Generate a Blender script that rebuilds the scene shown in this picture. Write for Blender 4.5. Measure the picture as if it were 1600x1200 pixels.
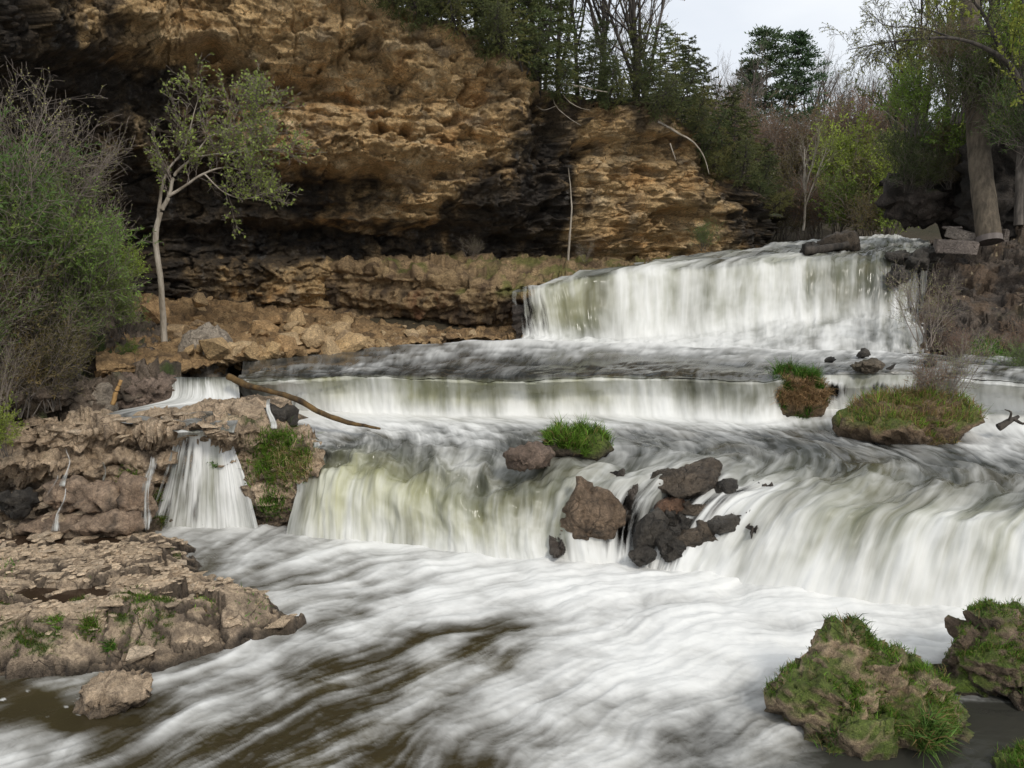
import bpy, bmesh, math
from concurrent.futures import ThreadPoolExecutor
import numpy as np
from mathutils import Vector, Matrix, Euler

for _o in list(bpy.data.objects):
    bpy.data.objects.remove(_o)
scene = bpy.context.scene
COL = scene.collection
R = math.radians

# ------------------------------------------------------------------ camera
FPX = 1256.0                      # focal length in photograph pixels (1600 wide)
PITCH = math.atan(220 / FPX)
CAM = np.array([0.0, 0.0, 5.0])
cam_d = bpy.data.cameras.new('camera')
cam_d.sensor_width = 36.0
cam_d.lens = 36.0 * FPX / 1600.0
cam_d.clip_end = 2000
cam_o = bpy.data.objects.new('camera', cam_d)
COL.objects.link(cam_o)
cam_o.location = CAM
cam_o.rotation_euler = (math.pi / 2 - PITCH, 0, 0)
scene.camera = cam_o

# ------------------------------------------------------------------ world, sun, exposure
SUN_EL, SUN_AZ = R(42), R(150)     # azimuth clockwise from +Y (view direction)
world = bpy.data.worlds.new('World')
scene.world = world
world.use_nodes = True
wn = world.node_tree
wn.nodes.clear()
w_out = wn.nodes.new('ShaderNodeOutputWorld')
w_bg = wn.nodes.new('ShaderNodeBackground')
w_bg.inputs['Strength'].default_value = 0.1
w_sky = wn.nodes.new('ShaderNodeTexSky')
w_sky.sky_type = 'NISHITA'
w_sky.sun_disc = False
w_sky.sun_elevation = SUN_EL
w_sky.sun_rotation = SUN_AZ
w_sky.air_density = 1.0
w_sky.dust_density = 2.0
w_tc = wn.nodes.new('ShaderNodeTexCoord')
w_map = wn.nodes.new('ShaderNodeMapping')
w_map.inputs['Scale'].default_value = (1.0, 1.0, 3.0)
w_noise = wn.nodes.new('ShaderNodeTexNoise')
w_noise.inputs['Scale'].default_value = 3.0
w_noise.inputs['Detail'].default_value = 6.0
w_ramp = wn.nodes.new('ShaderNodeValToRGB')
w_ramp.color_ramp.elements[0].position = 0.3
w_ramp.color_ramp.elements[0].color = (7.7, 8.1, 8.7, 1)
w_ramp.color_ramp.elements[1].position = 0.65
w_ramp.color_ramp.elements[1].color = (9.4, 9.6, 9.8, 1)
w_mix = wn.nodes.new('ShaderNodeMix')
w_mix.data_type = 'RGBA'
w_mix.inputs[0].default_value = 0.86          # unbroken thin cloud over the whole sky
wn.links.new(w_tc.outputs['Generated'], w_map.inputs['Vector'])
wn.links.new(w_map.outputs['Vector'], w_noise.inputs['Vector'])
wn.links.new(w_noise.outputs['Fac'], w_ramp.inputs['Fac'])
wn.links.new(w_sky.outputs['Color'], w_mix.inputs[6])
wn.links.new(w_ramp.outputs['Color'], w_mix.inputs[7])
wn.links.new(w_mix.outputs[2], w_bg.inputs['Color'])
wn.links.new(w_bg.outputs['Background'], w_out.inputs['Surface'])

sun_d = bpy.data.lights.new('sun', 'SUN')
sun_d.energy = 1.5
sun_d.angle = R(12)
sun_d.color = (1.0, 0.95, 0.87)
sun_o = bpy.data.objects.new('sun', sun_d)
COL.objects.link(sun_o)
_sd = Vector((math.sin(SUN_AZ) * math.cos(SUN_EL), math.cos(SUN_AZ) * math.cos(SUN_EL), math.sin(SUN_EL)))
sun_o.rotation_euler = (-_sd).to_track_quat('-Z', 'Y').to_euler()
sun_o.location = _sd * 60

scene.view_settings.view_transform = 'Standard'
scene.view_settings.look = 'None'
scene.view_settings.gamma = 1.0
scene.view_settings.exposure = 0.2
scene.view_settings.use_curve_mapping = False
scene.render.engine = 'CYCLES'
scene.cycles.use_denoising = True
scene.cycles.max_bounces = 4
scene.cycles.transparent_max_bounces = 10
scene.cycles.caustics_reflective = False
scene.cycles.caustics_refractive = False

# ------------------------------------------------------------------ projection helpers (photograph pixel + known height or depth -> place)
SP, CP = math.sin(PITCH), math.cos(PITCH)
def ray(px, py):
    px, py = np.asarray(px, float), np.asarray(py, float)
    a, b = px - 800.0, 600.0 - py
    return np.stack([a, FPX * CP + b * SP, -FPX * SP + b * CP], -1)
def PZ(px, py, z):
    d = ray(px, py)
    t = (np.asarray(z, float) - CAM[2]) / d[..., 2]
    return CAM + d * t[..., None]
def PY(px, py, Y):
    d = ray(px, py)
    t = np.asarray(Y, float) / d[..., 1]
    return CAM + d * t[..., None]
def proj(P):
    q = np.asarray(P, float) - CAM
    fw = q[..., 1] * CP - q[..., 2] * SP
    up = q[..., 1] * SP + q[..., 2] * CP
    return 800 + FPX * q[..., 0] / fw, 600 - FPX * up / fw
def mpp(Y):                        # metres per photograph pixel near depth Y
    return Y / FPX * 1.0

# ------------------------------------------------------------------ noise
_rs = np.random.RandomState(7)
_perm = np.concatenate([_rs.permutation(256)] * 3).astype(np.int32)
_g = _rs.normal(size=(256, 3)); _g /= np.linalg.norm(_g, axis=1)[:, None]
_g = _g.astype(np.float32)
_rv = _rs.rand(256, 3).astype(np.float32)
def _h(i, j, k):
    return _perm[_perm[_perm[i & 255] + (j & 255)] + (k & 255)]
_pool = ThreadPoolExecutor(4)
def _chunks(fn, P, blk=16384):
    if len(P) <= blk: return fn(P)
    parts = list(_pool.map(fn, [P[i:i + blk] for i in range(0, len(P), blk)]))
    if isinstance(parts[0], tuple): return tuple(np.concatenate([q[k] for q in parts]) for k in range(len(parts[0])))
    return np.concatenate(parts)
def perlin(P):
    P = np.asarray(P, np.float32)
    return _chunks(_perlin, P.reshape(-1, 3)).reshape(P.shape[:-1])
def _perlin(P):
    I = np.floor(P).astype(np.int32)
    F = P - I
    W = F * F * F * (F * (F * 6 - 15) + 10)
    r = np.zeros(len(P), np.float32)
    for a in (0, 1):
        wa = W[:, 0] if a else 1 - W[:, 0]
        for b in (0, 1):
            wb = wa * (W[:, 1] if b else 1 - W[:, 1])
            for c in (0, 1):
                g = _g[_h(I[:, 0] + a, I[:, 1] + b, I[:, 2] + c)]
                d = g[:, 0] * (F[:, 0] - a) + g[:, 1] * (F[:, 1] - b) + g[:, 2] * (F[:, 2] - c)
                r += wb * (W[:, 2] if c else 1 - W[:, 2]) * d
    return r * 1.6
def _fbm(P, octv, gain, lac, ridged):
    r, a, s, tot = 0, 1.0, 1.0, 0
    for o in range(octv):
        n = _perlin(P * np.float32(s) + np.float32(o * 17.3))
        if ridged:
            n = 1 - 2 * np.abs(n)
        r = r + np.float32(a) * n
        tot += a
        a *= gain; s *= lac
    return r / np.float32(tot)
def fbm(P, octv=4, gain=0.5, lac=2.03, ridged=False):
    P = np.asarray(P, np.float32)
    return _chunks(lambda q: _fbm(q, octv, gain, lac, ridged), P.reshape(-1, 3)).reshape(P.shape[:-1])
def voronoi(P, facet=False):
    """F1, F2, a random value of the nearest cell and, if asked, the height of a tilted plane in that cell"""
    P = np.asarray(P, np.float32)
    r = _chunks(lambda q: _voronoi(q, facet), P.reshape(-1, 3))
    return tuple(q.reshape(P.shape[:-1]) for q in r)
def _voronoi(P, facet):
    I = np.floor(P).astype(np.int32)
    f1 = np.full(len(P), 9.0, np.float32); f2 = f1.copy(); cid = np.zeros(len(P), np.int32); rel = np.zeros_like(P)
    for a in (-1, 0, 1):
        for b in (-1, 0, 1):
            for c in (-1, 0, 1):
                J = I + np.array([a, b, c], np.int32)
                hh = _h(J[:, 0], J[:, 1], J[:, 2])
                dv = (J + _rv[hh] - P).astype(np.float32)
                d = np.sqrt(dv[:, 0] ** 2 + dv[:, 1] ** 2 + dv[:, 2] ** 2)
                near = d < f1
                f2 = np.where(near, f1, np.minimum(f2, d))
                cid[near] = hh[near]
                if facet: rel[near] = dv[near]
                f1 = np.where(near, d, f1)
    out = (f1, f2, _rv[cid][:, 0])
    if facet: out += ((rel * (_rv[(cid + 91) & 255] - .5)).sum(1) * 1.6,)
    return out
def sstep(a, b, x):
    t = np.clip((x - a) / (b - a), 0, 1)
    return t * t * (3 - 2 * t)
def mixc(c, d, t):
    return c * (1 - t[..., None]) + np.asarray(d, np.float32) * t[..., None]
def idw(ctrl, px, py, p=2.5):
    """smooth interpolation of control values given at photograph positions"""
    c = np.asarray(ctrl, float)
    num, den = 0, 0
    for row in c:
        d2 = (px - row[0]) ** 2 + ((py - row[1]) * 1.6) ** 2 + 400
        w = d2 ** (-p / 2 * 1.2)
        num = num + w[..., None] * row[2:]
        den = den + w
    return num / den[..., None]

# ------------------------------------------------------------------ meshes
def mesh_np(name, V, F, smooth=True, attrs=None, uv=None):
    V = np.ascontiguousarray(np.asarray(V, np.float32).reshape(-1, 3))
    F = np.asarray(F, np.int32)
    n, k = F.shape
    me = bpy.data.meshes.new(name)
    me.vertices.add(len(V)); me.vertices.foreach_set('co', V.ravel())
    me.loops.add(n * k); me.loops.foreach_set('vertex_index', F.ravel())
    me.polygons.add(n); me.polygons.foreach_set('loop_start', np.arange(0, n * k, k, dtype=np.int32))
    me.update(calc_edges=True)
    me.polygons.foreach_set('use_smooth', np.full(n, smooth, bool))
    for key, val in (attrs or {}).items():
        val = np.asarray(val, np.float32)
        if val.ndim >= 2 and val.shape[-1] == 3:
            val = val.reshape(-1, 3)
            a = me.attributes.new(key, 'FLOAT_COLOR', 'POINT')
            buf = np.ones((len(V), 4), np.float32); buf[:, :3] = val
            a.data.foreach_set('color', buf.ravel())
        else:
            a = me.attributes.new(key, 'FLOAT', 'POINT')
            a.data.foreach_set('value', np.ascontiguousarray(val.ravel()))
    return me
def link(name, me, mat, parent=None, loc=None, rot=None, scale=None):
    o = bpy.data.objects.new(name, me)
    COL.objects.link(o)
    if mat is not None and me is not None and not me.materials:
        me.materials.append(mat)
    if parent is not None:
        o.parent = parent
    if loc is not None: o.location = loc
    if rot is not None: o.rotation_euler = rot
    if scale is not None: o.scale = scale
    return o
def tag(o, label=None, cat=None, group=None, kind=None):
    if label: o['label'] = label
    if cat: o['category'] = cat
    if group: o['group'] = group
    if kind: o['kind'] = kind
    return o
def empty(name, loc=(0, 0, 0), rotz=0, scale=1.0):
    o = bpy.data.objects.new(name, None)
    COL.objects.link(o)
    o.location = loc; o.rotation_euler = (0, 0, rotz)
    o.scale = (scale,) * 3 if np.isscalar(scale) else scale
    return o
def grid_faces(nr, nc, mask=None, flip=False):
    i = np.arange(nr * nc).reshape(nr, nc)
    F = np.stack([i[:-1, :-1], i[:-1, 1:], i[1:, 1:], i[1:, :-1]], -1).reshape(-1, 4)
    if flip: F = F[:, ::-1]
    if mask is not None: F = F[mask.reshape(-1)]
    return F
def compact(V, F, attrs):
    used = np.unique(F)
    remap = np.full(len(V), -1, np.int32); remap[used] = np.arange(len(used))
    return V[used], remap[F], {k: np.asarray(v).reshape(len(V), -1)[used].squeeze() for k, v in attrs.items()}
def _pchip_axis0(A, t):
    """monotone cubic through A[k] at k, evaluated at t"""
    A = np.asarray(A, float)
    n = len(A)
    d = A[1:] - A[:-1]
    m = np.zeros_like(A)
    if n > 2:
        h = np.where(d[1:] * d[:-1] > 0, 2 * d[1:] * d[:-1] / np.where(np.abs(d[1:] + d[:-1]) < 1e-9, 1e-9, d[1:] + d[:-1]), 0)
        m[1:-1] = h
    m[0] = d[0]; m[-1] = d[-1]
    i = np.clip(np.floor(t).astype(int), 0, n - 2)
    f = (t - i).reshape((-1,) + (1,) * (A.ndim - 1))
    p0, p1, m0, m1 = A[i], A[i + 1], m[i], m[i + 1]
    return (2*f**3 - 3*f**2 + 1)*p0 + (f**3 - 2*f**2 + f)*m0 + (-2*f**3 + 3*f**2)*p1 + (f**3 - f**2)*m1
def _crom_axis0(A, t):
    A = np.asarray(A, float)
    n = len(A)
    m = np.zeros_like(A)
    m[1:-1] = (A[2:] - A[:-2]) / 2
    m[0] = A[1] - A[0]; m[-1] = A[-1] - A[-2]
    i = np.clip(np.floor(t).astype(int), 0, n - 2)
    f = (t - i).reshape((-1,) + (1,) * (A.ndim - 1))
    p0, p1, m0, m1 = A[i], A[i + 1], m[i], m[i + 1]
    return (2*f**3 - 3*f**2 + 1)*p0 + (f**3 - 2*f**2 + f)*m0 + (-2*f**3 + 3*f**2)*p1 + (f**3 - f**2)*m1
def sheet(rows, nu, nv):
    """rows (R,K,C) -> smooth grid (NV,NU,C); nv = samples in each gap between rows"""
    rows = np.asarray(rows, float)
    tu = np.linspace(0, rows.shape[1] - 1, nu)
    A = np.swapaxes(_crom_axis0(np.swapaxes(rows, 0, 1), tu), 0, 1)
    if np.isscalar(nv): nv = [nv] * (len(rows) - 1)
    tv = np.concatenate([np.linspace(k, k + 1, n, endpoint=False) for k, n in enumerate(nv)] + [[len(rows) - 1]])
    return _pchip_axis0(A, tv), tu, tv
def grid_normals(P):
    du = np.gradient(P, axis=1); dv = np.gradient(P, axis=0)
    n = np.cross(dv, du)
    n /= np.linalg.norm(n, axis=-1)[..., None] + 1e-9
    return n

# ------------------------------------------------------------------ materials
def new_mat(name):
    m = bpy.data.materials.new(name)
    m.use_nodes = True
    nt = m.node_tree
    bs = nt.nodes['Principled BSDF']
    return m, nt, bs
class N:
    """small node helper"""
    def __init__(s, nt): s.nt = nt
    def new(s, t, **kw):
        n = s.nt.nodes.new(t)
        for k, v in kw.items():
            setattr(n, k, v)
        return n
    def l(s, a, b): s.nt.links.new(a, b)
    def attr(s, name):
        return s.new('ShaderNodeAttribute', attribute_name=name)
    def noise(s, vec, scale, detail=4, rough=0.55, dist=0.0):
        n = s.new('ShaderNodeTexNoise')
        n.inputs['Scale'].default_value = scale; n.inputs['Detail'].default_value = detail
        n.inputs['Roughness'].default_value = rough; n.inputs['Distortion'].default_value = dist
        if vec is not None: s.l(vec, n.inputs['Vector'])
        return n.outputs['Fac']
    def mapr(s, v, a, b, c, d):
        n = s.new('ShaderNodeMapRange')
        for k, x in zip((1, 2, 3, 4), (a, b, c, d)): n.inputs[k].default_value = x
        s.l(v, n.inputs[0])
        return n.outputs[0]
    def math(s, op, a, b):
        n = s.new('ShaderNodeMath', operation=op)
        for k, x in enumerate((a, b)):
            if isinstance(x, (int, float)): n.inputs[k].default_value = x
            else: s.l(x, n.inputs[k])
        return n.outputs[0]
    def mixrgb(s, fac, a, b, blend='MIX'):
        n = s.new('ShaderNodeMix', data_type='RGBA', blend_type=blend)
        for k, x in ((0, fac), (6, a), (7, b)):
            if isinstance(x, (int, float)): n.inputs[k].default_value = x
            elif isinstance(x, tuple): n.inputs[k].default_value = (*x, 1)
            else: s.l(x, n.inputs[k])
        return n.outputs[2]
    def bump(s, h, strength, dist, nrm=None):
        n = s.new('ShaderNodeBump')
        n.inputs['Strength'].default_value = strength; n.inputs['Distance'].default_value = dist
        s.l(h, n.inputs['Height'])
        if nrm is not None: s.l(nrm, n.inputs['Normal'])
        return n.outputs['Normal']

def rock_material(name, scale=1.0, bump=0.6, use_attr=True, tones=None, wet=None):
    """stone: colour from the vertices (or per-piece tone), grain, pits and lichen from noise, gloss from wetness"""
    m, nt, bs = new_mat(name)
    n = N(nt)
    tc = n.new('ShaderNodeNewGeometry').outputs['Position'] if use_attr else n.new('ShaderNodeTexCoord').outputs['Object']
    if use_attr:
        base = n.attr('Col').outputs['Color']
    else:
        oi = n.new('ShaderNodeObjectInfo')
        ramp = n.new('ShaderNodeValToRGB')
        els = ramp.color_ramp.elements
        while len(els) < len(tones): els.new(0.5)
        for k, c in enumerate(tones):
            els[k].position = k / (len(tones) - 1); els[k].color = (*c, 1)
        n.l(oi.outputs['Random'], ramp.inputs['Fac'])
        base = ramp.outputs['Color']
    big = n.noise(tc, 2.3 * scale, 4, 0.65)
    fine = n.noise(tc, 17 * scale, 5, 0.75)
    speck = n.noise(tc, 80 * scale, 2, 0.65)
    wv = n.new('ShaderNodeVectorMath', operation='ADD')
    wn_ = n.new('ShaderNodeTexNoise'); wn_.inputs['Scale'].default_value = 3.5 * scale; wn_.inputs['Detail'].default_value = 2
    n.l(tc, wn_.inputs['Vector'])
    sc_ = n.new('ShaderNodeVectorMath', operation='SCALE'); sc_.inputs['Scale'].default_value = 0.35 / scale
    n.l(wn_.outputs['Color'], sc_.inputs[0]); n.l(tc, wv.inputs[0]); n.l(sc_.outputs[0], wv.inputs[1])
    ck = n.new('ShaderNodeTexVoronoi', feature='DISTANCE_TO_EDGE'); ck.inputs['Scale'].default_value = 2.6 * scale
    n.l(wv.outputs[0], ck.inputs['Vector'])
    crk = n.math('MULTIPLY', n.mapr(ck.outputs['Distance'], 0.0, 0.035, 1, 0), n.mapr(big, 0.42, 0.6, 0, 1))
    v = n.math('MULTIPLY', n.mapr(big, 0.3, 0.7, 0.75, 1.45), n.mapr(fine, 0.3, 0.7, 0.55, 1.6))
    v = n.math('MULTIPLY', v, n.mapr(speck, 0.32, 0.68, 0.7, 1.25))
    v = n.math('MULTIPLY', v, n.mapr(crk, 0, 1, 1, 0.4))
    mul = n.new('ShaderNodeCombineColor')
    for k in range(3): n.l(v, mul.inputs[k])
    col = n.mixrgb(1.0, base, mul.outputs[0], 'MULTIPLY')
    n.l(col, bs.inputs['Base Color'])
    if use_attr:
        w = n.attr('wet').outputs['Fac']
        ro = n.mapr(w, 0, 1, 0.92, 0.22)
    else:
        ro = None
        bs.inputs['Roughness'].default_value = 0.9 if wet is None else wet
    if ro is not None:
        n.l(n.math('ADD', ro, n.mapr(fine, 0.3, 0.7, -0.08, 0.1)), bs.inputs['Roughness'])
    bs.inputs['Specular IOR Level'].default_value = 0.4
    vo = n.new('ShaderNodeTexVoronoi'); vo.inputs['Scale'].default_value = 14 * scale
    n.l(tc, vo.inputs['Vector'])
    h = n.math('ADD', n.math('MULTIPLY', fine, 1.0), n.math('MULTIPLY', speck, 0.3))
    h = n.math('SUBTRACT', h, n.math('MULTIPLY', crk, 0.3))
    h = n.math('ADD', h, n.math('MULTIPLY', vo.outputs['Distance'], 0.3))
    n.l(n.bump(h, min(1.0, bump * 1.5), 0.09 / scale), bs.inputs['Normal'])
    return m

def leaf_material(name, trans=0.35, rough=0.6):
    m, nt, bs = new_mat(name)
    n = N(nt)
    out = nt.nodes['Material Output']
    c = n.attr('Col').outputs['Color']
    oi = n.new('ShaderNodeObjectInfo')
    hs = n.new('ShaderNodeHueSaturation')
    n.l(c, hs.inputs['Color'])
    n.l(n.mapr(oi.outputs['Random'], 0, 1, 0.68, 1.3), hs.inputs['Value'])
    n.l(n.mapr(n.math('FRACT', n.math('MULTIPLY', oi.outputs['Random'], 7.3), 0.0), 0, 1, 0.475, 0.515), hs.inputs['Hue'])
    n.l(hs.outputs['Color'], bs.inputs['Base Color'])
    bs.inputs['Roughness'].default_value = rough
    bs.inputs['Specular IOR Level'].default_value = 0.25
    tr = n.new('ShaderNodeBsdfTranslucent')
    n.l(hs.outputs['Color'], tr.inputs['Color'])
    mx = n.new('ShaderNodeMixShader'); mx.inputs[0].default_value = trans
    n.l(bs.outputs[0], mx.inputs[1]); n.l(tr.outputs[0], mx.inputs[2])
    n.l(mx.outputs[0], out.inputs['Surface'])
    return m

def bark_material(name, a, b, scale=6.0):
    m, nt, bs = new_mat(name)
    n = N(nt)
    tc = n.new('ShaderNodeTexCoord').outputs['Object']
    mp = n.new('ShaderNodeMapping'); mp.inputs['Scale'].default_value = (1, 1, 0.25)
    n.l(tc, mp.inputs['Vector'])
    f = n.noise(mp.outputs['Vector'], scale, 6, 0.65)
    g = n.noise(tc, scale * 0.35, 3)
    col = n.mixrgb(n.mapr(n.math('ADD', n.math('MULTIPLY', f, 0.7), n.math('MULTIPLY', g, 0.3)), 0.4, 0.6, 0, 1), a, b)
    n.l(col, bs.inputs['Base Color'])
    bs.inputs['Roughness'].default_value = 0.9
    n.l(n.bump(f, 1.0, 0.08), bs.inputs['Normal'])
    return m

def water_material(name, see_through=True):
    """river water: foam and silt tint come from the vertices; fine streaks follow the flow (attributes fs, ft)"""
    m, nt, bs = new_mat(name)
    n = N(nt)
    out = nt.nodes['Material Output']
    foam = n.attr('foam').outputs['Fac']
    thin = n.attr('thin').outputs['Fac']
    tint = n.attr('Col').outputs['Color']
    cx = n.new('ShaderNodeCombineXYZ')
    n.l(n.attr('fs').outputs['Fac'], cx.inputs[0]); n.l(n.attr('ft').outputs['Fac'], cx.inputs[1])
    st = n.noise(cx.outputs[0], 1.0, 3, 0.55, 0.5)
    st2 = n.noise(cx.outputs[0], 3.1, 3, 0.6)
    d = n.math('ADD', n.mapr(st, 0.25, 0.75, -0.20, 0.20), n.mapr(st2, 0.25, 0.75, -0.07, 0.07))
    edge = n.math('MULTIPLY', n.math('MULTIPLY', foam, n.math('SUBTRACT', 1.0, foam)), 4.0)
    edge = n.math('ADD', n.math('MULTIPLY', edge, 0.85), 0.15)
    f = n.math('ADD', foam, n.math('MULTIPLY', d, edge))
    f = n.mapr(f, 0.03, 0.97, 0, 1)
    fw = n.mixrgb(f, tint, (0.745, 0.745, 0.72))
    n.l(fw, bs.inputs['Base Color'])
    n.l(n.mapr(f, 0, 0.7, 0.16, 0.75), bs.inputs['Roughness'])
    n.l(n.mapr(f, 0, 0.8, 0.5, 0.12), bs.inputs['Specular IOR Level'])
    bs.inputs['IOR'].default_value = 1.33
    h = n.math('ADD', st, n.math('MULTIPLY', st2, 0.4))
    n.l(n.bump(h, 0.25, 0.04), bs.inputs['Normal'])
    if not see_through: return m
    tr = n.new('ShaderNodeBsdfTransparent')
    mx = n.new('ShaderNodeMixShader')
    a = n.math('ADD', n.math('SUBTRACT', 1.0, n.math('MULTIPLY', thin, 1.25)), n.math('MULTIPLY', d, 1.8))
    n.l(n.mapr(a, -0.1, 0.35, 0, 1), mx.inputs[0])
    n.l(tr.outputs[0], mx.inputs[1]); n.l(bs.outputs[0], mx.inputs[2])
    n.l(mx.outputs[0], out.inputs['Surface'])
    return m

M_ROCK = rock_material('limestone')
M_CLIFF = rock_material('cliff_stone', scale=0.8, bump=0.8)
M_TALUS = rock_material('rubble_stone', use_attr=False, bump=0.5, tones=[(.32,.20,.095),(.42,.29,.15),(.52,.38,.22),(.36,.25,.135),(.47,.32,.16),(.27,.20,.13)])
M_SLAB = rock_material('ledge_stone', use_attr=False, bump=0.5, tones=[(.44,.335,.225),(.52,.40,.275),(.36,.27,.18),(.57,.455,.33),(.32,.24,.16)])
M_GREYSTONE = rock_material('grey_stone', use_attr=False, bump=0.5, tones=[(.15,.13,.11),(.20,.165,.14),(.12,.10,.085)])
M_WATER = water_material('thin_water')
M_WATER_OPAQUE = water_material('river_water', False)
M_LEAF = leaf_material('leaves')
M_NEEDLE = leaf_material('needles', trans=0.2)
M_GRASS = leaf_material('grass_blades', trans=0.4, rough=0.5)
M_BARK = bark_material('grey_bark', (.05, .042, .035), (.15, .13, .11))
M_BARKD = bark_material('dark_bark', (.02, .017, .014), (.075, .062, .05))
M_PALE = bark_material('pale_bark', (.20, .165, .12), (.46, .41, .34), 5)
M_TWIG = bark_material('twig_bark', (.15, .12, .10), (.30, .25, .21), 3)

# ================================================================== WATER
BROWN = np.array([.040, .032, .016]); SLATE = np.array([.030, .032, .030]); OLIVE = np.array([.34, .33, .13]); GREENY = np.array([.42, .43, .26])

def rows_from(spec):
    """spec rows: (pxs, pys, ('z', values) or ('Y', values)) -> (R,K,3)"""
    out = []
    for pxs, pys, (mode, val) in spec:
        val = np.broadcast_to(np.asarray(val, float), (len(pxs),))
        out.append(PZ(np.array(pxs), np.array(pys), val) if mode == 'z' else PY(np.array(pxs), np.array(pys), val))
    return np.array(out)

def water_sheet(rows, ch, nu, nv, fall_w, seed, warp=None, bulge=None, amp=0.04, wave=0.03, sfreq=5.0, tfreq=0.5):
    """rows (R,K,3); ch (R,K,C): foam, yellow, thin; fall_w (R,): how much each row is falling water"""
    Rn, K, _ = rows.shape
    fw = np.broadcast_to(np.asarray(fall_w, float).reshape(Rn, -1), (Rn, K))[..., None]
    wr = np.zeros((Rn, K, 2))
    if warp is not None: wr[..., 0] = np.asarray(warp, float)[:, None]; wr[..., 1] = np.asarray(bulge, float)[:, None]
    G, tu, tv = sheet(np.concatenate([rows, ch, fw, wr], -1), nu, nv)
    if warp is not None:                       # uneven lip: slide each flow line along itself
        w0 = np.mean(np.linalg.norm(np.diff(rows[Rn // 2], axis=0), axis=1))
        nw = fbm(np.stack([tu * w0 * .75, 0 * tu, 0 * tu + seed], -1), 4, .6)[None] * 1.3 + fbm(np.stack(np.broadcast_arrays(tu[None] * w0 * 1.3, tv[:, None] * .5, np.float64(seed + 5)), -1), 2) * .6
        t2 = np.clip(tv[:, None] + G[..., 7] * nw, 0, tv[-1])
        ii_ = np.interp(t2, tv, np.arange(len(tv))); i0 = np.clip(ii_.astype(int), 0, len(tv) - 2); f_ = (ii_ - i0)[..., None]
        jj_ = np.arange(len(tu))[None]
        G = G[i0, jj_] * (1 - f_) + G[i0 + 1, jj_] * f_
    P = G[..., :3].copy(); foam, yel, thin, fall = [np.clip(G[..., 3 + k], 0, 1) for k in range(4)]
    width = np.mean(np.linalg.norm(np.diff(rows[len(rows) // 2], axis=0), axis=1))
    S = np.broadcast_to(tu * width, P.shape[:2])
    seg = np.linalg.norm(np.diff(P, axis=0), axis=-1).mean(1)
    T = np.broadcast_to(np.concatenate([[0], np.cumsum(seg)])[:, None], P.shape[:2])
    nrm = grid_normals(P)
    nrm *= np.sign(nrm[..., 2:3] - nrm[..., 1:2] + 1e-6)
    o = np.full(S.shape, seed * 3.7)
    n1 = fbm(np.stack([S * 2.2 + 0.35 * perlin(np.stack([S, T * .8, o], -1)), T * tfreq, o], -1), 4)            # broad folds of the curtain
    n2 = fbm(np.stack([S * sfreq * 1.5, T * tfreq * .9, o + 9], -1), 3, 0.5)           # fine threads
    w1 = fbm(np.stack([S * 0.9, T * 1.3, o + 4], -1), 4, 0.5)
    w2 = fbm(np.stack([S * 2.6 + w1 * 2, T * 2.2, o + 5], -1), 4, 0.55)
    n0 = fbm(np.stack([S * .8, T * .16, o + 31], -1), 3)
    lump = fbm(np.stack([S * 1.0, T * .9, o + 61], -1), 3)
    thin = np.clip(thin * (1 + 1.1 * n1 + .5 * n0), 0, 1.1)
    disp = G[..., 8] * lump + fall * (amp * 1.6 * n1 + amp * 0.5 * n2) + (1 - fall) * wave * (w1 * 1.3 + 0.8 * w2)
    P += nrm * disp[..., None]
    n3 = fbm(np.stack([S * 1.1 + .5 * w1, T * .95, o + 71], -1), 4, .55)
    nf = fall * (.85 * n1 + 0.3 * n2 + .75 * n0 + .55 * n3) + (1 - fall) * (0.75 * w2 + 0.6 * n1 + .25 * w1)
    foam2 = np.clip(.04 + .96 * sstep(0.0, 1.1, foam + 0.85 * nf * (0.25 + 1.5 * foam * (1.2 - foam)) - .10 * fall), 0, 1)
    yel2 = np.clip(yel * (1 + 1.5 * n1), 0, 1)
    foam2 = np.clip(foam2 * (1 - 0.6 * yel2 * (0.6 + n2)), 0, 1)
    c = np.broadcast_to(SLATE, P.shape) * 1.0
    c = mixc(c, BROWN * 1.3, sstep(-.1, .35, w1) * 0.6)
    c = mixc(c, GREENY, np.clip(fall * (0.28 + .5 * n0) * (1 - thin), 0, .6))
    c = mixc(c, OLIVE, np.clip(yel2, 0, 1))
    return P, dict(foam=foam2, thin=thin, Col=c, fs=S * sfreq, ft=T * (tfreq * 1.0) + 0 * S), (tu, tv)

def emit(name, P, at, sel, label, cat=None, kind=None, group=None):
    nr, nc = P.shape[:2]
    F = grid_faces(nr, nc, sel, flip=True)
    V, F, A = compact(P.reshape(-1, 3), F, {k: np.asarray(v).reshape(nr * nc, -1) for k, v in at.items()})
    A['Col'] = A['Col'].reshape(-1, 3)
    o = link(name, mesh_np(name, V, F, True, A), M_WATER if A['thin'].max() > .05 else M_WATER_OPAQUE)
    return tag(o, label, cat, group, kind)

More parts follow.
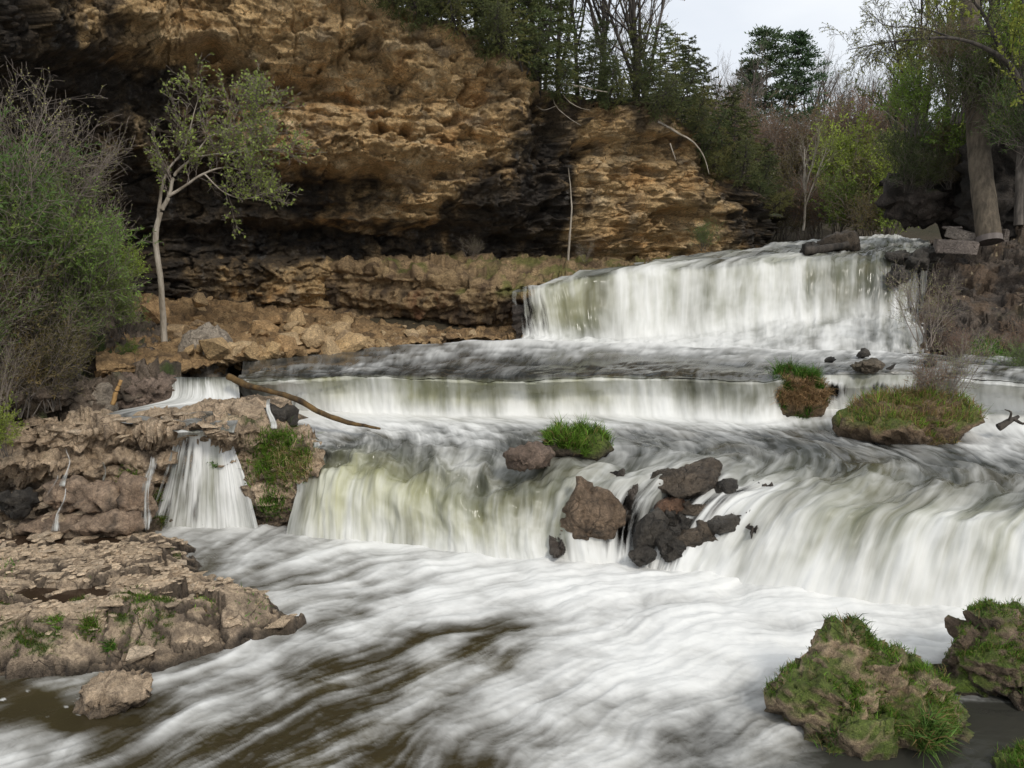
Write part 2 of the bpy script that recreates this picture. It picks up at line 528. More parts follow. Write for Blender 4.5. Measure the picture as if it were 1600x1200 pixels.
# ---- main sheet: pool below the upper falls -> middle falls -> middle pool -> lower falls
K = 16
spec = [
 ([380,450,530,610,700,790,880,970,1060,1150,1240,1320,1400,1480,1560,1660],[562,553,546,541,535,531,533,536,540,543,546,548,550,554,558,562],('z',2.42)),
 ([376,446,520,595,680,765,855,945,1035,1125,1215,1295,1375,1460,1545,1645],[586,579,575,572,570,568,567,567,567,567,568,568,568,570,575,580],('z',2.37)),
 ([370,440,510,580,660,740,830,920,1010,1100,1190,1270,1350,1440,1530,1630],[593,590,587,583,586,588,588,586,585,587,590,583,583,582,588,592],('z',2.31)),
 ([370,440,510,580,660,740,830,920,1010,1100,1190,1270,1350,1440,1530,1630],[599,597,594,591,595,598,598,595,594,597,600,590,588,590,600,606],('z',2.24)),
 ([375,444,512,582,662,742,832,922,1012,1102,1192,1272,1345,1440,1530,1630],[612,616,616,616,620,622,621,618,620,624,628,612,606,606,617,625],('z',[1.98,1.92,1.88,1.87,1.86,1.86,1.86,1.86,1.86,1.86,1.86,1.95,2.05,2.02,1.9,1.9])),
 ([385,450,515,585,665,745,835,925,1015,1105,1195,1275,1345,1440,1530,1630],[632,640,643,645,648,651,650,647,650,655,659,640,640,635,640,645],('z',[1.65]+[1.5]*10+[1.55,1.55,1.6,1.6,1.6])),
 ([440,505,570,640,720,810,905,1000,1080,1155,1225,1300,1390,1480,1580,1690],[664,668,666,664,666,667,668,669,672,674,676,682,688,690,692,700],('z',1.45)),
 ([490,545,600,660,740,830,930,1040,1140,1230,1310,1400,1490,1580,1680,1790],[696,692,690,690,698,702,703,700,700,705,712,720,728,735,740,750],('z',1.38)),
]
base_px = [445,510,570,640,715,795,870,945,1010,1060,1150,1270,1380,1490,1600,1730]
base_py = [842,846,852,860,870,878,884,888,892,902,918,938,952,962,972,982]
baseY = PZ(np.array(base_px), np.array(base_py), np.full(K, -0.06))[:, 1]
spec += [
 ([480,530,585,650,720,800,890,990,1090,1190,1285,1380,1480,1580,1680,1790],[720,720,724,735,750,755,745,742,742,748,760,768,775,780,785,790],('Y',baseY+0.85)),
 ([466,517,576,640,710,790,870,950,1045,1130,1220,1325,1430,1530,1640,1750],[741,742,750,768,788,795,790,782,784,784,794,802,809,813,816,821],('Y',baseY+0.42)),
 ([455,512,572,640,712,790,862,942,1022,1085,1180,1295,1400,1510,1620,1740],[788,792,800,812,828,834,834,834,838,842,856,870,880,886,892,898],('Y',baseY+0.17)),
 (base_px, base_py, ('z', -0.06)),
]
rows = rows_from(spec)
MAIN_ROWS = rows.copy()
# foam / yellow / thin for every control point
fo = np.array([
 [.05,.05,.1,.2,.5,.8,.85,.85,.75,.7,.7,.6,.5,.4,.35,.3],
 [.12,.15,.3,.35,.3,.25,.2,.15,.15,.2,.2,.3,.35,.3,.3,.3],
 [.05,.05,.08,.12,.12,.12,.1,.1,.08,.1,.1,.2,.25,.25,.3,.3],
 [.3,.5,.45,.5,.45,.45,.45,.5,.5,.5,.45,.5,.4,.4,.6,.6],
 [.7,.8,.75,.65,.6,.55,.6,.6,.72,.7,.6,.6,.5,.5,.8,.8],
 [.9,1,1,1,1,.9,.9,1,1,1,.95,.85,.8,.75,.95,.95],
 [.8,.8,.8,.75,.65,.45,.5,.45,.4,.35,.25,.25,.3,.4,.6,.7],
 [.35,.28,.2,.3,.42,.22,.2,.28,.2,.2,.2,.2,.22,.26,.3,.3],
 [.3,.22,.12,.2,.35,.25,.3,.5,.55,.5,.35,.3,.25,.25,.25,.3],
 [.7,.5,.4,.35,.45,.45,.5,.65,.65,.7,.68,.6,.5,.5,.6,.6],
 [.8,.62,.6,.62,.66,.66,.72,.75,.75,.78,.8,.76,.74,.74,.78,.8],
 [.9,.8,.8,.85,.92,.92,.97,.97,.97,.98,.98,.98,.98,.98,.98,.98]])
ye = np.zeros((12, K))
ye[3] = [0,.1,.35,.15,.5,.3,.15,.35,.1,.1,.05,0,0,0,0,0]; ye[4] = ye[3] * 1.2
ye[9] = [0,.65,.7,.5,.25,.25,.15,.1,0,.05,.1,.12,.08,.08,.15,.25]; ye[10] = [0,.75,.65,.4,.45,.3,.2,.05,0,.05,.12,.12,.1,.1,.18,.28]
ye[11] = ye[10] * .45
ye[8] = [0,.3,.3,.2,.1,.1,.1,.1,.1,.1,.15,.1,0,0,0,0]
th = np.zeros((12, K)); th[4, 10:14] = [.25, .45, .6, .45]; th[8:12, 7] = [.25, .5, .5, .3]; th[8:12, 8] = [.45, .8, .8, .6]; th[8:12, 9] = [.3, .55, .5, .2]; th[9:11, 6] = .15; th[9:12, 0] = .4
ch = np.stack([fo, ye, th], -1)
# carry the river on past the right picture edge
ext = np.stack([rows[:, -1] + k * (rows[:, -1] - rows[:, -2]) * np.array([1, .6, 1]) for k in (1.8, 3.6)], 1)
rows = np.concatenate([rows, ext], 1); ch = np.concatenate([ch, ch[:, -1:], ch[:, -1:]], 1)
fall_w = [0, 0, 0, .7, 1, .8, 0, .1, .35, .9, 1, 1]
NVM = [10, 16, 10, 14, 22, 16, 30, 34, 26, 26, 26]
P, at, (tu, tv) = water_sheet(rows, ch, 680, NVM, fall_w, 1, [0,0,.1,.22,.2,.06,.2,.35,.6,.5,.3,0], [0,0,0,.05,.05,0,.06,.24,.40,.38,.24,0], amp=0.05, wave=0.06, sfreq=4.5, tfreq=.55)
tvc = (tv[:-1] + tv[1:]) / 2
rowm = lambda a, b: np.broadcast_to(((tvc > a) & (tvc < b))[:, None], (len(tv) - 1, len(tu) - 1))
ucol = np.broadcast_to(((tu[:-1] + tu[1:]) / 2)[None, :], rowm(0, 1).shape)
emit('water', P, at, rowm(-1, 2.55), 'dark rippled pool between the upper and the middle waterfall', kind='structure')
emit('waterfall', P, at, rowm(2.55, 5.5) & (ucol < 10.55), 'long low middle waterfall with a straight lip and pale green curtain', 'waterfall')
emit('waterfall', P, at, rowm(2.55, 5.5) & (ucol >= 10.55), 'broken white cascade beside and behind the grassy islands', 'waterfall')
emit('water', P, at, rowm(5.5, 8.05), 'grey streaked pool above the lower waterfalls', kind='structure')
emit('waterfall', P, at, rowm(8.05, 12) & (ucol < 6.6), 'yellow-green lower waterfall curtain beside the grassy ledge', 'waterfall')
emit('waterfall', P, at, rowm(8.05, 12) & (ucol >= 6.6) & (ucol < 9.0), 'narrow white chute splashing between the wet dark rocks', 'waterfall')
emit('waterfall', P, at, rowm(8.05, 12) & (ucol >= 9.0), 'broad white lower cascade above the mossy boulders', 'waterfall')

# ---- upper falls
uspec = [
 ([1150,1200,1250,1300,1350,1380,1400,1412,1425],[392,384,376,372,370,367,367,370,374],('Y',[34,34.5,35,36,37,37,37,36,36])),
 ([1030,1100,1170,1240,1300,1350,1395,1425,1462],[410,400,392,388,388,386,383,380,380],('Y',[28,29,30,30,30,30,30,30,30])),
 ([800,880,985,1085,1190,1280,1365,1415,1455],[458,434,421,415,408,402,398,394,394],('Y',[22.6,23.2,23.8,24.2,24.6,24.8,25,25,25])),
 ([800,880,985,1085,1190,1280,1365,1415,1452],[470,446,432,427,420,414,409,404,404],('Y',[22.45,23,23.55,23.9,24.3,24.4,24.6,24.7,24.7])),
 ([805,885,985,1085,1190,1280,1365,1415,1450],[500,486,480,474,462,452,446,442,442],('Y',[22.3,22.8,23.3,23.6,23.9,24.,24.2,24.4,24.4])),
 ([808,890,985,1085,1190,1280,1365,1415,1448],[526,527,528,518,503,494,488,484,484],('Y',[22.1,22.5,22.9,23.2,23.5,23.6,23.7,23.9,23.9])),
 ([795,885,985,1085,1190,1280,1365,1415,1445],[533,536,538,532,522,515,508,505,504],('Y',[21.7,21.8,21.9,22,22.2,22.2,22.3,22.3,22.3])),
 ([760,870,980,1085,1190,1280,1365,1420,1450],[546,550,551,552,553,553,553,553,552],('z',2.30)),
]
urows = rows_from(uspec)
UPPER_ROWS = urows
uf = np.array([
 [.6,.6,.6,.6,.6,.6,.7,.7,.6],
 [.5,.4,.4,.35,.4,.45,.45,.45,.4],
 [.3,.45,.5,.5,.42,.38,.35,.35,.4],
 [.45,.55,.66,.68,.62,.52,.48,.42,.5],
 [.42,.42,.62,.75,.66,.5,.48,.42,.5],
 [.75,.7,.8,.9,.85,.72,.68,.62,.62],
 [.95,.98,1,1,.85,.72,.68,.62,.62],
 [.95,.95,.95,.9,.8,.6,.55,.5,.45]])
uy = np.zeros((8, 9)); uy[3] = [.1,.35,.2,.12,.1,.06,.05,0,0]; uy[4] = [.1,.3,.12,.08,.05,0,0,0,0]
ut = np.zeros((8, 9)); ut[2:7, 0] = .75; ut[1:, -1] = .7; ut[3:6, -2] = .55; ut[3:5, 5:7] = .22; ut[3:5, 1] = .2
P, at, (tu, tv) = water_sheet(urows, np.stack([uf, uy, ut], -1), 470, [20, 26, 12, 26, 26, 20, 22], [.5, .5, .75, 1, 1, .8, .6, .2], 2, [.0,.35,.3,.3,.25,.2,.3,0], [.1,.25,.2,.12,.1,.12,.15,0], amp=0.09, wave=0.07, sfreq=3.2, tfreq=.35)
tvc = (tv[:-1] + tv[1:]) / 2
rowm = lambda a, b: np.broadcast_to(((tvc > a) & (tvc < b))[:, None], (len(tv) - 1, len(tu) - 1))
emit('water', P, at, rowm(-1, 1.6), 'rapids running down to the lip of the upper waterfall', kind='structure')
emit('waterfall', P, at, rowm(1.6, 5.4), 'wide tall upper waterfall curtain below the far trees', 'waterfall')
emit('waterfall', P, at, rowm(5.4, 8), 'foaming stepped apron at the foot of the upper waterfall', 'waterfall')

# ---- side channel and side falls at the left ledge
fspec = [
 ([268,292,312,334,372],[589,589,589,589,590],('z',2.33)),
 ([268,292,312,334,372],[597,597,597,597,598],('z',2.24)),
 ([266,288,310,336,374],[622,622,623,624,626],('z',[1.98,1.97,1.96,1.95,1.92])),
 ([150,190,232,275,330],[650,646,641,637,634],('z',1.87)),
 ([190,235,285,330,372],[660,659,657,656,655],('z',1.84)),
 ([278,298,322,345,366],[676,675,674,674,675],('z',1.76)),
 ([272,296,324,348,367],[694,690,688,690,694],('Y',[14.0,14.05,14.1,14.1,14.1])),
 ([256,290,325,356,384],[745,742,740,742,748],('Y',[13.85,13.88,13.9,13.9,13.85])),
 ([228,278,326,366,404],[828,829,829,829,830],('z',-0.04)),
]
frows = rows_from(fspec)
ff = np.array([[.1,.1,.1,.1,.1],[.5,.5,.5,.5,.5],[.85,.9,.9,.9,.85],[.3,.4,.5,.5,.6],[.35,.3,.25,.2,.2],[.55,.4,.3,.3,.4],[.6,.6,.7,.75,.7],[.5,.55,.62,.85,.8],[.7,.7,.75,.95,.9]])
fy = np.zeros((9, 5)); ft_ = np.zeros((9, 5)); ft_[6:, 1] = .5; ft_[7:, 2] = .3; ft_[6, 2] = .2; ft_[6:, 4] = .62; ft_[6:, 0] = .72; ft_[3:5, 0] = .3
P, at, (tu, tv) = water_sheet(frows, np.stack([ff, fy, ft_], -1), 240, [6, 14, 16, 14, 14, 14, 26, 34], [0, .6, .8, 0, 0, .4, .9, 1, 1], 3, amp=0.035, wave=0.03, sfreq=9, tfreq=.6)
tvc = (tv[:-1] + tv[1:]) / 2
rowm = lambda a, b: np.broadcast_to(((tvc > a) & (tvc < b))[:, None], (len(tv) - 1, len(tu) - 1))
emit('waterfall', P, at, rowm(-1, 2.4), 'short white waterfall above the upper end of the drift log', 'waterfall')
emit('water', P, at, rowm(2.4, 5.1), 'narrow side channel running behind the left rock ledge', kind='structure')
emit('waterfall', P, at, rowm(5.1, 9), 'thin veil waterfall trickling over mossy rock into the foam', 'waterfall')

from mathutils.bvhtree import BVHTree
def drape_tree(names):
    V, F, o = [], [], 0
    for ob in bpy.data.objects:
        if ob.type == 'MESH' and ob.name.split('.')[0] in names:
            me = ob.data; a = np.empty(len(me.vertices) * 3, np.float32); me.vertices.foreach_get('co', a); a = a.reshape(-1, 3) + np.array(ob.location, np.float32)
            V += a.tolist(); F += [[i + o for i in p.vertices] for p in me.polygons]; o += len(a)
    return BVHTree.FromPolygons(V, F)
def trickle(pxs, pys, Y, w_px, label, thin=.45, seed=5, name='waterfall', foam=.62, tree=None):
    """a narrow strand of water that follows a line down the rock"""
    pxs, pys = np.array(pxs, float), np.array(pys, float)
    Y = np.broadcast_to(np.asarray(Y, float), pxs.shape)
    w = np.broadcast_to(np.asarray(w_px, float), pxs.shape)
    if tree is not None:                       # lie on the rock: look along each line of sight, then smooth
        t_ = np.linspace(0, len(pxs) - 1, 22)
        pxs, pys, w = [np.interp(t_, np.arange(len(pxs)), q) for q in (pxs, pys, w)]
        pxs = pxs + 2.0 * np.sin(t_ * 2.3 + seed)
        yy_ = np.full((22, 4), np.nan)
        for i in range(22):
            for k_, k in enumerate((-1, -.33, .33, 1)):
                d = Vector(ray(pxs[i] + k * w[i] / 2, pys[i])).normalized()
                h = tree.ray_cast(Vector(CAM), d)
                if h[0] is not None: yy_[i, k_] = h[0].y
        m_ = np.nanmedian(yy_); yy_ = np.where(np.isnan(yy_) | (yy_ > m_ + 1.0), m_, yy_)
        yr = yy_.min(1); yr = np.minimum(yr, np.minimum(np.roll(yr, 1), np.roll(yr, -1)))
        yr[0], yr[-1] = yy_[0].min(), yy_[-1].min()
        yr = np.convolve(np.pad(yr, 2, 'edge'), np.ones(5) / 5, 'valid') - .025
        Y = yr
    rr = np.stack([PY(pxs + k * w / 2, pys, Y - 0.02 * (1 - k * k)) for k in (-1, -.33, .33, 1)], 1)
    c = np.zeros(rr.shape[:2] + (3,)); c[..., 0] = foam; c[:, 0, 2] = 1.0; c[:, -1, 2] = 1.0; c[:, 1:3, 2] = thin + .18; c[0, :, 2] = .95; c[-1, 1:3, 2] = max(thin + .2, .75)
    P, at, _ = water_sheet(rr, c, 20, 3 if tree is not None else 14, np.ones(len(pxs)), seed, amp=.012, wave=.01, sfreq=30, tfreq=1.2)
    return emit(name, P, at, None, label, 'waterfall')

# ---- lower pool: streaks drawn along a flow field
X0, X1, Yn, Yf, RES = -10.0, 12.5, 5.6, 14.4, 0.016
nx, ny = int((X1 - X0) / RES), int((Yf - Yn) / RES)
gx, gy = np.meshgrid(np.linspace(X0, X1, nx), np.linspace(Yn, Yf, ny))
flow = [(600,870,-1,.12),(900,900,-1,.18),(1200,950,-1,.08),(1500,990,-1,.03),(360,870,-.6,.5),(430,900,-.9,.3),(700,950,-1,.2),(1000,970,-1,.3),(520,1000,-1,.36),
        (250,1100,-1,.47),(50,1175,-1,.36),(700,1080,-1,.5),(900,1060,-1,.45),(800,1170,-.8,.8),(1000,1130,-.9,.6),(1100,1050,-1,.3),(1200,1020,-1,.1),(400,1150,-1,.5),(600,1150,-1,.65),(1350,1180,-1,.1)]
fl = []
for a, b, dx, dy in flow:
    p = PZ(a, b, 0.0); q = PZ(a + dx * 5, b + dy * 5, 0.0)
    v = (q - p)[:2]; v /= np.linalg.norm(v)
    fl.append((a, b, v[0], v[1]))
cs = 8
sub = (slice(None, None, cs), slice(None, None, cs))
ppx, ppy = proj(np.stack([gx[sub], gy[sub], 0 * gx[sub]], -1))
VF = idw(fl, ppx, ppy)
curl = fbm(np.stack([gx[sub] * .62, gy[sub] * .62, 0 * gx[sub]], -1), 2)
cgy, cgx = np.gradient(curl, RES * cs)
VF = VF + 0.42 * np.stack([cgy, -cgx], -1)
VF /= np.linalg.norm(VF, axis=-1)[..., None] + 1e-6
VF = np.repeat(np.repeat(VF, cs, 0), cs, 1)[:ny, :nx].astype(np.float32)
z0 = np.zeros_like(gx)
nA = fbm(np.stack([gx * 3.2, gy * 3.2, z0], -1), 3, .55).astype(np.float32)
nC = fbm(np.stack([gx * 1.15, gy * 1.15, z0 + 5], -1), 2, .5).astype(np.float32)
nB = (np.random.RandomState(3).rand(ny, nx).astype(np.float32) - .5)
nB = (nB + np.roll(nB, 1, 0) + np.roll(nB, 1, 1) + np.roll(nB, -1, 0) + np.roll(nB, -1, 1)) / 5
accA, accB, accC = nA.copy(), nB.copy(), nC.copy(); cA, cB, cC = 1, 1, 1
ii, jj = np.meshgrid(np.arange(ny, dtype=np.float32), np.arange(nx, dtype=np.float32), indexing='ij')
for sgn in (1, -1):
    y_, x_ = ii.copy(), jj.copy()
    for k in range(34):
        iy = np.clip(y_.astype(np.int32), 0, ny - 1); ix = np.clip(x_.astype(np.int32), 0, nx - 1)
        v = VF[iy, ix]
        x_ += sgn * v[..., 0] * 1.9; y_ += sgn * v[..., 1] * 1.9
        iy = np.clip(y_.astype(np.int32), 0, ny - 1); ix = np.clip(x_.astype(np.int32), 0, nx - 1)
        accC += nC[iy, ix]; cC += 1
        if k < 24: accA += nA[iy, ix]; cA += 1
        if k < 18: accB += nB[iy, ix]; cB += 1
LA = accA / cA; LA = (LA - LA.mean()) / LA.std()
LC = accC / cC; LC = (LC - LC.mean()) / LC.std()
LB = accB / cB; LB = (LB - LB.mean()) / LB.std()
foam_ctrl = [(350,850,.62),(330,900,.36),(400,900,.38),(500,880,.62),(600,860,.85),(700,880,.92),(900,900,1),(1100,930,1),(1300,965,1),(1500,990,1),(1000,1000,.92),(1200,1000,.95),
 (700,950,.75),(560,930,.55),(500,980,.62),(650,1000,.45),(760,1030,.12),(620,1060,.14),(500,1050,.18),(400,1015,.62),(300,1075,.58),(250,1110,.5),(100,1160,.6),(0,1185,.6),(150,1195,.18),
 (350,1170,.08),(500,1150,.08),(600,1180,.10),(700,1120,.55),(800,1080,.78),(900,1050,.88),(900,1150,.5),(1050,1100,.6),(1150,1050,.8),(1100,1180,.4),(1000,1180,.45),(1200,1150,.3),
 (1350,1170,.02),(1450,1180,.04),(1550,1150,.02),(50,1085,.03),(100,1130,.03),(60,1062,.25),(170,1055,.2),(-100,1100,.05),(1700,1000,.95),(430,985,.62),(180,1080,.3),(380,845,.7),(420,920,.5),(1590,1060,.1),(1440,1010,.9)]
# vertex grid: denser near the camera, widening with distance
NR, NC = 380, 660
yy = 5.9 * (14.2 / 5.9) ** np.linspace(0, 1, NR)
xx = np.linspace(-.78, .80, NC)
PX = xx[None, :] * (yy[:, None] + 1.2); PYY = np.broadcast_to(yy[:, None], PX.shape)
fi = np.clip((PYY - Yn) / RES, 0, ny - 2); fj = np.clip((PX - X0) / RES, 0, nx - 2)
def samp(A):
    i0, j0 = fi.astype(int), fj.astype(int); a, b = fi - i0, fj - j0
    return A[i0, j0]*(1-a)*(1-b) + A[i0+1, j0]*a*(1-b) + A[i0, j0+1]*(1-a)*b + A[i0+1, j0+1]*a*b
la, lb, lc = samp(LA), samp(LB), samp(LC)
P = np.stack([PX, PYY, 0 * PX], -1)
qx, qy = proj(P)
fm = idw(foam_ctrl, qx, qy)[..., 0]
low = fbm(P * np.array([1.1, 1.1, 1]) + 3, 4)
calm = idw([(a, b, 1.0 if c < .06 else 0.0) for a, b, c in foam_ctrl], qx, qy, 3)[..., 0]
act = 1 - .85 * calm
wpx = .35 * fbm(np.stack([PX * .9, PYY * .9, 0 * PX + 50], -1), 3); wpy = .35 * fbm(np.stack([PX * .9, PYY * .9, 0 * PX + 80], -1), 3)
blot = .17 * lc + .55 * fbm(np.stack([(PX + wpx) * 1.35, (PYY + wpy) * 2.0, 0 * PX + 7], -1), 5, .55)
foam = sstep(0.07, 1.08, fm + (act * (0.075 * la + 0.03 * lb + .68 * blot) * (0.45 + 1.4 * fm * (1.12 - fm)) + act * sstep(.45, .1, fm) * (.04 * la + .04 * lb + .07)))
bub, _, _ = voronoi(np.stack([PX * 7 + .5 * low, PYY * 7, 0 * PX], -1))
spots = sstep(.20, .13, bub) * sstep(.05, .3, fbm(P * 1.3 + 40, 3)) * calm
foam = np.clip(foam + .8 * spots, 0, 1)
P[..., 2] = act * (.055 * low + .012 * la * np.clip(fm + .2, 0, 1) + .05 * blot) + .12 * sstep(.75, 1, fm) * (.5 + low) * .6 + .003 * lb * act
Cw = mixc(np.broadcast_to(BROWN, P.shape) * 1.0, SLATE * 1.2, sstep(900, 1250, qx) * .7 + 0 * qx)
Cw = mixc(Cw, np.array([.085, .068, .028]), sstep(.0, .4, blot) * .45 * act)
md = np.array([-.93, -.36]); md /= np.linalg.norm(md)
tt = PX * md[0] + PYY * md[1]; ss = -PX * md[1] + PYY * md[0]
emit('water', P, dict(foam=foam, thin=0 * foam, Col=Cw, fs=(ss + .25 * low + wpy) * 3, ft=(tt + wpx) * 1.5), None, 'foaming lower pool in the foreground', kind='structure')

# ================================================================== TERRAIN
def tab(cols, pys, T, px, py):
    """bilinear table lookup at photograph positions"""
    T = np.asarray(T, float)
    i = np.clip(np.searchsorted(cols, px) - 1, 0, len(cols) - 2); j = np.clip(np.searchsorted(pys, py) - 1, 0, len(pys) - 2)
    c, p = np.asarray(cols, float), np.asarray(pys, float)
    a = np.clip((px - c[i]) / (c[i+1] - c[i]), 0, 1); b = np.clip((py - p[j]) / (p[j+1] - p[j]), 0, 1)
    a = a*a*(3-2*a)
    return T[i, j]*(1-a)*(1-b) + T[i+1, j]*a*(1-b) + T[i, j+1]*(1-a)*b + T[i+1, j+1]*a*b
def strata(z, key, freq, rng_seed, sharp=.25):
    """random step of every rock layer"""
    r = np.random.RandomState(rng_seed).rand(400) - .5
    q = z * freq + key + 100
    i = np.floor(q).astype(int); f = q - i
    w = sstep(1 - sharp, 1, f)
    return r[i % 400] * (1 - w) + r[(i + 1) % 400] * w

# ---- the big cliff
NU, NV, NB = 700, 350, 22
pxs = np.linspace(-330, 1212, NU)
Yc = np.interp(pxs, [-330, 0, 250, 500, 800, 1000, 1150, 1195, 1212], [14, 20.5, 24, 25.5, 27.5, 29.5, 31.5, 33.5, 40])
top_py = np.interp(pxs, [-330, 0, 400, 520, 600, 700, 800, 825, 870, 950, 1000, 1060, 1100, 1150, 1190, 1212], [-420, -220, -60, -5, 38, 82, 122, 150, 160, 168, 182, 225, 262, 298, 325, 345])
top_py = top_py + 7 * fbm(np.stack([pxs * .02, 0 * pxs, 0 * pxs], -1), 3)
base = PY(pxs, np.full(NU, 380.), Yc)                # plan curve
ztop = PY(pxs, top_py, Yc)[:, 2]
tan = np.gradient(base[:, :2], axis=0); tan /= np.linalg.norm(tan, axis=1)[:, None]
nor = np.stack([tan[:, 1], -tan[:, 0]], -1)
k = np.ones(61) / 61
nor = np.stack([np.convolve(np.pad(nor[:, i], 30, 'edge'), k, 'valid') for i in (0, 1)], -1); nor /= np.linalg.norm(nor, axis=1)[:, None]
v = np.linspace(0, 1, NV)[:, None]
Z = 1.7 + (ztop[None] - 1.7) * v
P = np.stack([np.broadcast_to(base[:, 0], Z.shape), np.broadcast_to(base[:, 1], Z.shape), Z], -1)
qx, qy = proj(P)
wx = qx + 26 * fbm(P * .5, 3); wy = qy + 15 * fbm(P * .55 + 30, 3) + 5 * fbm(P * 2 + 9, 2)
cols = [-330, 0, 150, 250, 350, 450, 550, 650, 750, 850, 950, 1050, 1120, 1190]
pyk = [-150, 0, 60, 92, 125, 165, 195, 240, 262, 285, 320, 342, 362, 400, 422, 520]
D = [
 [1.5,1.5,1.4,1.2,.7,.3,.2,.1,0,-.2,-.3,-.4,-.5,-.6,-.6,-.6],
 [1.7,1.7,1.6,1.4,.3,.4,.2,0,-.3,-.5,-.7,-.8,-.9,-.9,-.9,-.9],
 [1.8,1.8,1.75,1.6,.4,.1,.4,.1,-.3,-.6,-.8,-.8,-1.1,-1.0,-.8,-.8],
 [1.9,1.9,1.85,1.75,.7,.2,.5,.2,-.4,-.7,-.9,-.7,-1.2,-1.1,-.7,-.7],
 [1.85,1.9,1.9,1.9,.6,.6,.5,.4,-.5,-.9,-.8,-.5,-1.2,-1.1,-.6,-.6],
 [1.75,1.75,1.75,1.75,1.3,.5,1.0,1.0,.6,-.9,-.7,-.1,-1.3,-1.1,-.6,-.5],
 [1.8,1.7,1.6,1.6,1.5,.8,1.2,1.5,1.3,-.5,-.4,.15,-1.2,-1.0,-.5,-.4],
 [1.6,1.6,1.5,1.5,1.4,.7,1.2,1.5,1.3,.5,.1,.15,-1.0,-.9,-.4,-.4],
 [1.5,1.5,1.4,1.4,1.3,1.1,1.2,1.1,.9,.7,.4,.1,-.6,-.9,-.5,-.4],
 [1.0,1.0,1.0,1.0,.9,.7,.6,.45,.4,.3,.1,0,-.3,-.8,-.5,-.4],
 [1.0,1.0,1.0,1.0,.9,.8,.9,.5,.5,.6,.7,.6,.45,-.3,-.2,0],
 [.8,.8,.8,.8,.8,.8,.8,.7,.7,.9,1.1,.9,.6,.2,.2,.2],
 [.4,.4,.4,.4,.4,.4,.4,.3,.3,.6,.9,.8,.7,.5,.5,.5],
 [.0]*16]
off = tab(cols, pyk, D, wx, wy)
hole = lambda cx, cy, rx, ry: np.exp(-(((wx - cx) / rx) ** 2 + ((wy - cy) / ry) ** 2) ** 1.5)
for cx, cy, rx, ry, d in [(325,102,22,9,1.0),(575,190,10,7,.5),(595,190,8,6,.5),(572,218,16,9,.6),(622,212,10,8,.5),(905,235,26,14,.6),(985,275,14,8,.4),(1035,345,30,14,.5),(1020,335,16,9,.4),
                          (845,205,16,40,.6),(300,110,30,12,.4),(800,375,40,10,.5),(690,200,20,8,.5),(470,150,50,8,.4),(520,165,40,6,.35)]:
    off = off - d * hole(cx, cy, rx, ry)
st = strata(Z + .3 * fbm(P * np.array([.25, .25, .3]), 3), .3 * fbm(P * .3, 2), 2.4, 3)
st2 = strata(Z + .25 * fbm(P * .45 + 5, 3), 0, 6.0, 5, .35)
f1, f2, cid, fc = voronoi(P * np.array([.50, .50, .95]) + .4 * fbm(P * .8, 3)[..., None], True)
g1, g2, gid, gc = voronoi(P * np.array([1.5, 1.5, 3.0]) + .4 * fbm(P * 2.2, 3)[..., None], True)
f4 = fbm(P * np.array([1.2, 1.2, 2.0]), 6, .58)
rid = fbm(P * np.array([.9, .9, 2.8]) + 60, 5, .5, ridged=True)
m1, m2, mid, mc = voronoi(P * np.array([4.2, 4.2, 7.5]) + .3 * fbm(P * 5, 2)[..., None], True)
cm = sstep(-.1, .3, fbm(P * .6 + 41, 2))
rgh = .5 + .6 * sstep(-.2, .25, fbm(P * .55 + 19, 3))
off = off * 1.45 + .75 * st * sstep(-.1, .35, fbm(P * .35 + 8, 2)) + rgh * (.16 * st2 + .24 * (gid - .5) + .50 * gc + .10 * rid) + .5 * (cid - .5) + .65 * fc + .22 * f4 * rgh + .16 * mc + .07 * (mid - .5)
jv = np.abs(perlin(np.stack([P[..., 0] * .55 + .25 * fbm(P * .8, 3), P[..., 1] * .55, P[..., 2] * .10], -1) + 3))
off = off - .30 * sstep(.05, 0, jv) * sstep(-.05, .2, fbm(P * .5 + 27, 2)) - cm * (.12 * sstep(.06, 0, f2 - f1) + .04 * sstep(.06, 0, g2 - g1))
h1, h2, hid = voronoi(P * np.array([1.7, 1.7, 2.2]) + .3 * fbm(P * 3, 2)[..., None])
off = off - .32 * sstep(.30, .12, h1) * (hid > .72)
k1, k2, kid = voronoi(P * 5 + .3 * fbm(P * 6, 2)[..., None])
off = off - .09 * sstep(.32, .12, k1) * (kid > .6)
off = off - .10 * np.clip(fbm(P * 6, 3), 0, 1)
XY = P[..., :2] + nor[None] * off[..., None]
P = np.concatenate([XY, Z[..., None] + .06 * fbm(P * 2.2 + 20, 3)[..., None]], -1)
# crest rolls back
last = P[-1]
crest = []
for kx in range(1, NB + 1):
    t = kx / NB
    q = last.copy()
    q[:, :2] -= nor * (7 * t ** 1.4)
    q[:, 2] += .9 * t + .22 * fbm(np.stack([last[:, 0], last[:, 1] + 3 * t, 0 * last[:, 0]], -1), 3) * min(1, t * 4)
    crest.append(q)
P = np.concatenate([P, np.array(crest)], 0)
qx, qy = proj(P)
wx = qx + 40 * fbm(P * .7 + 2, 4); wy = qy + 26 * fbm(P * .7 + 77, 4)
TAN, LIGHT, ORANGE, GREY, BLACK, SOIL = [np.array(c) for c in ((.52,.355,.175),(.68,.53,.325),(.46,.26,.10),(.21,.18,.14),(.024,.021,.019),(.055,.045,.028))]
c = mixc(np.broadcast_to(TAN, P.shape) * 1.0, LIGHT, sstep(.0, .5, fbm(P * np.array([.9, .9, 1.6]) + 3, 4)) * .8)
c = mixc(c, ORANGE, sstep(.0, .45, fbm(P * .8 + 13, 4)) * .75)
c = mixc(c, GREY, sstep(.08, .45, fbm(P * 1.1 + 23, 5)) * .6)
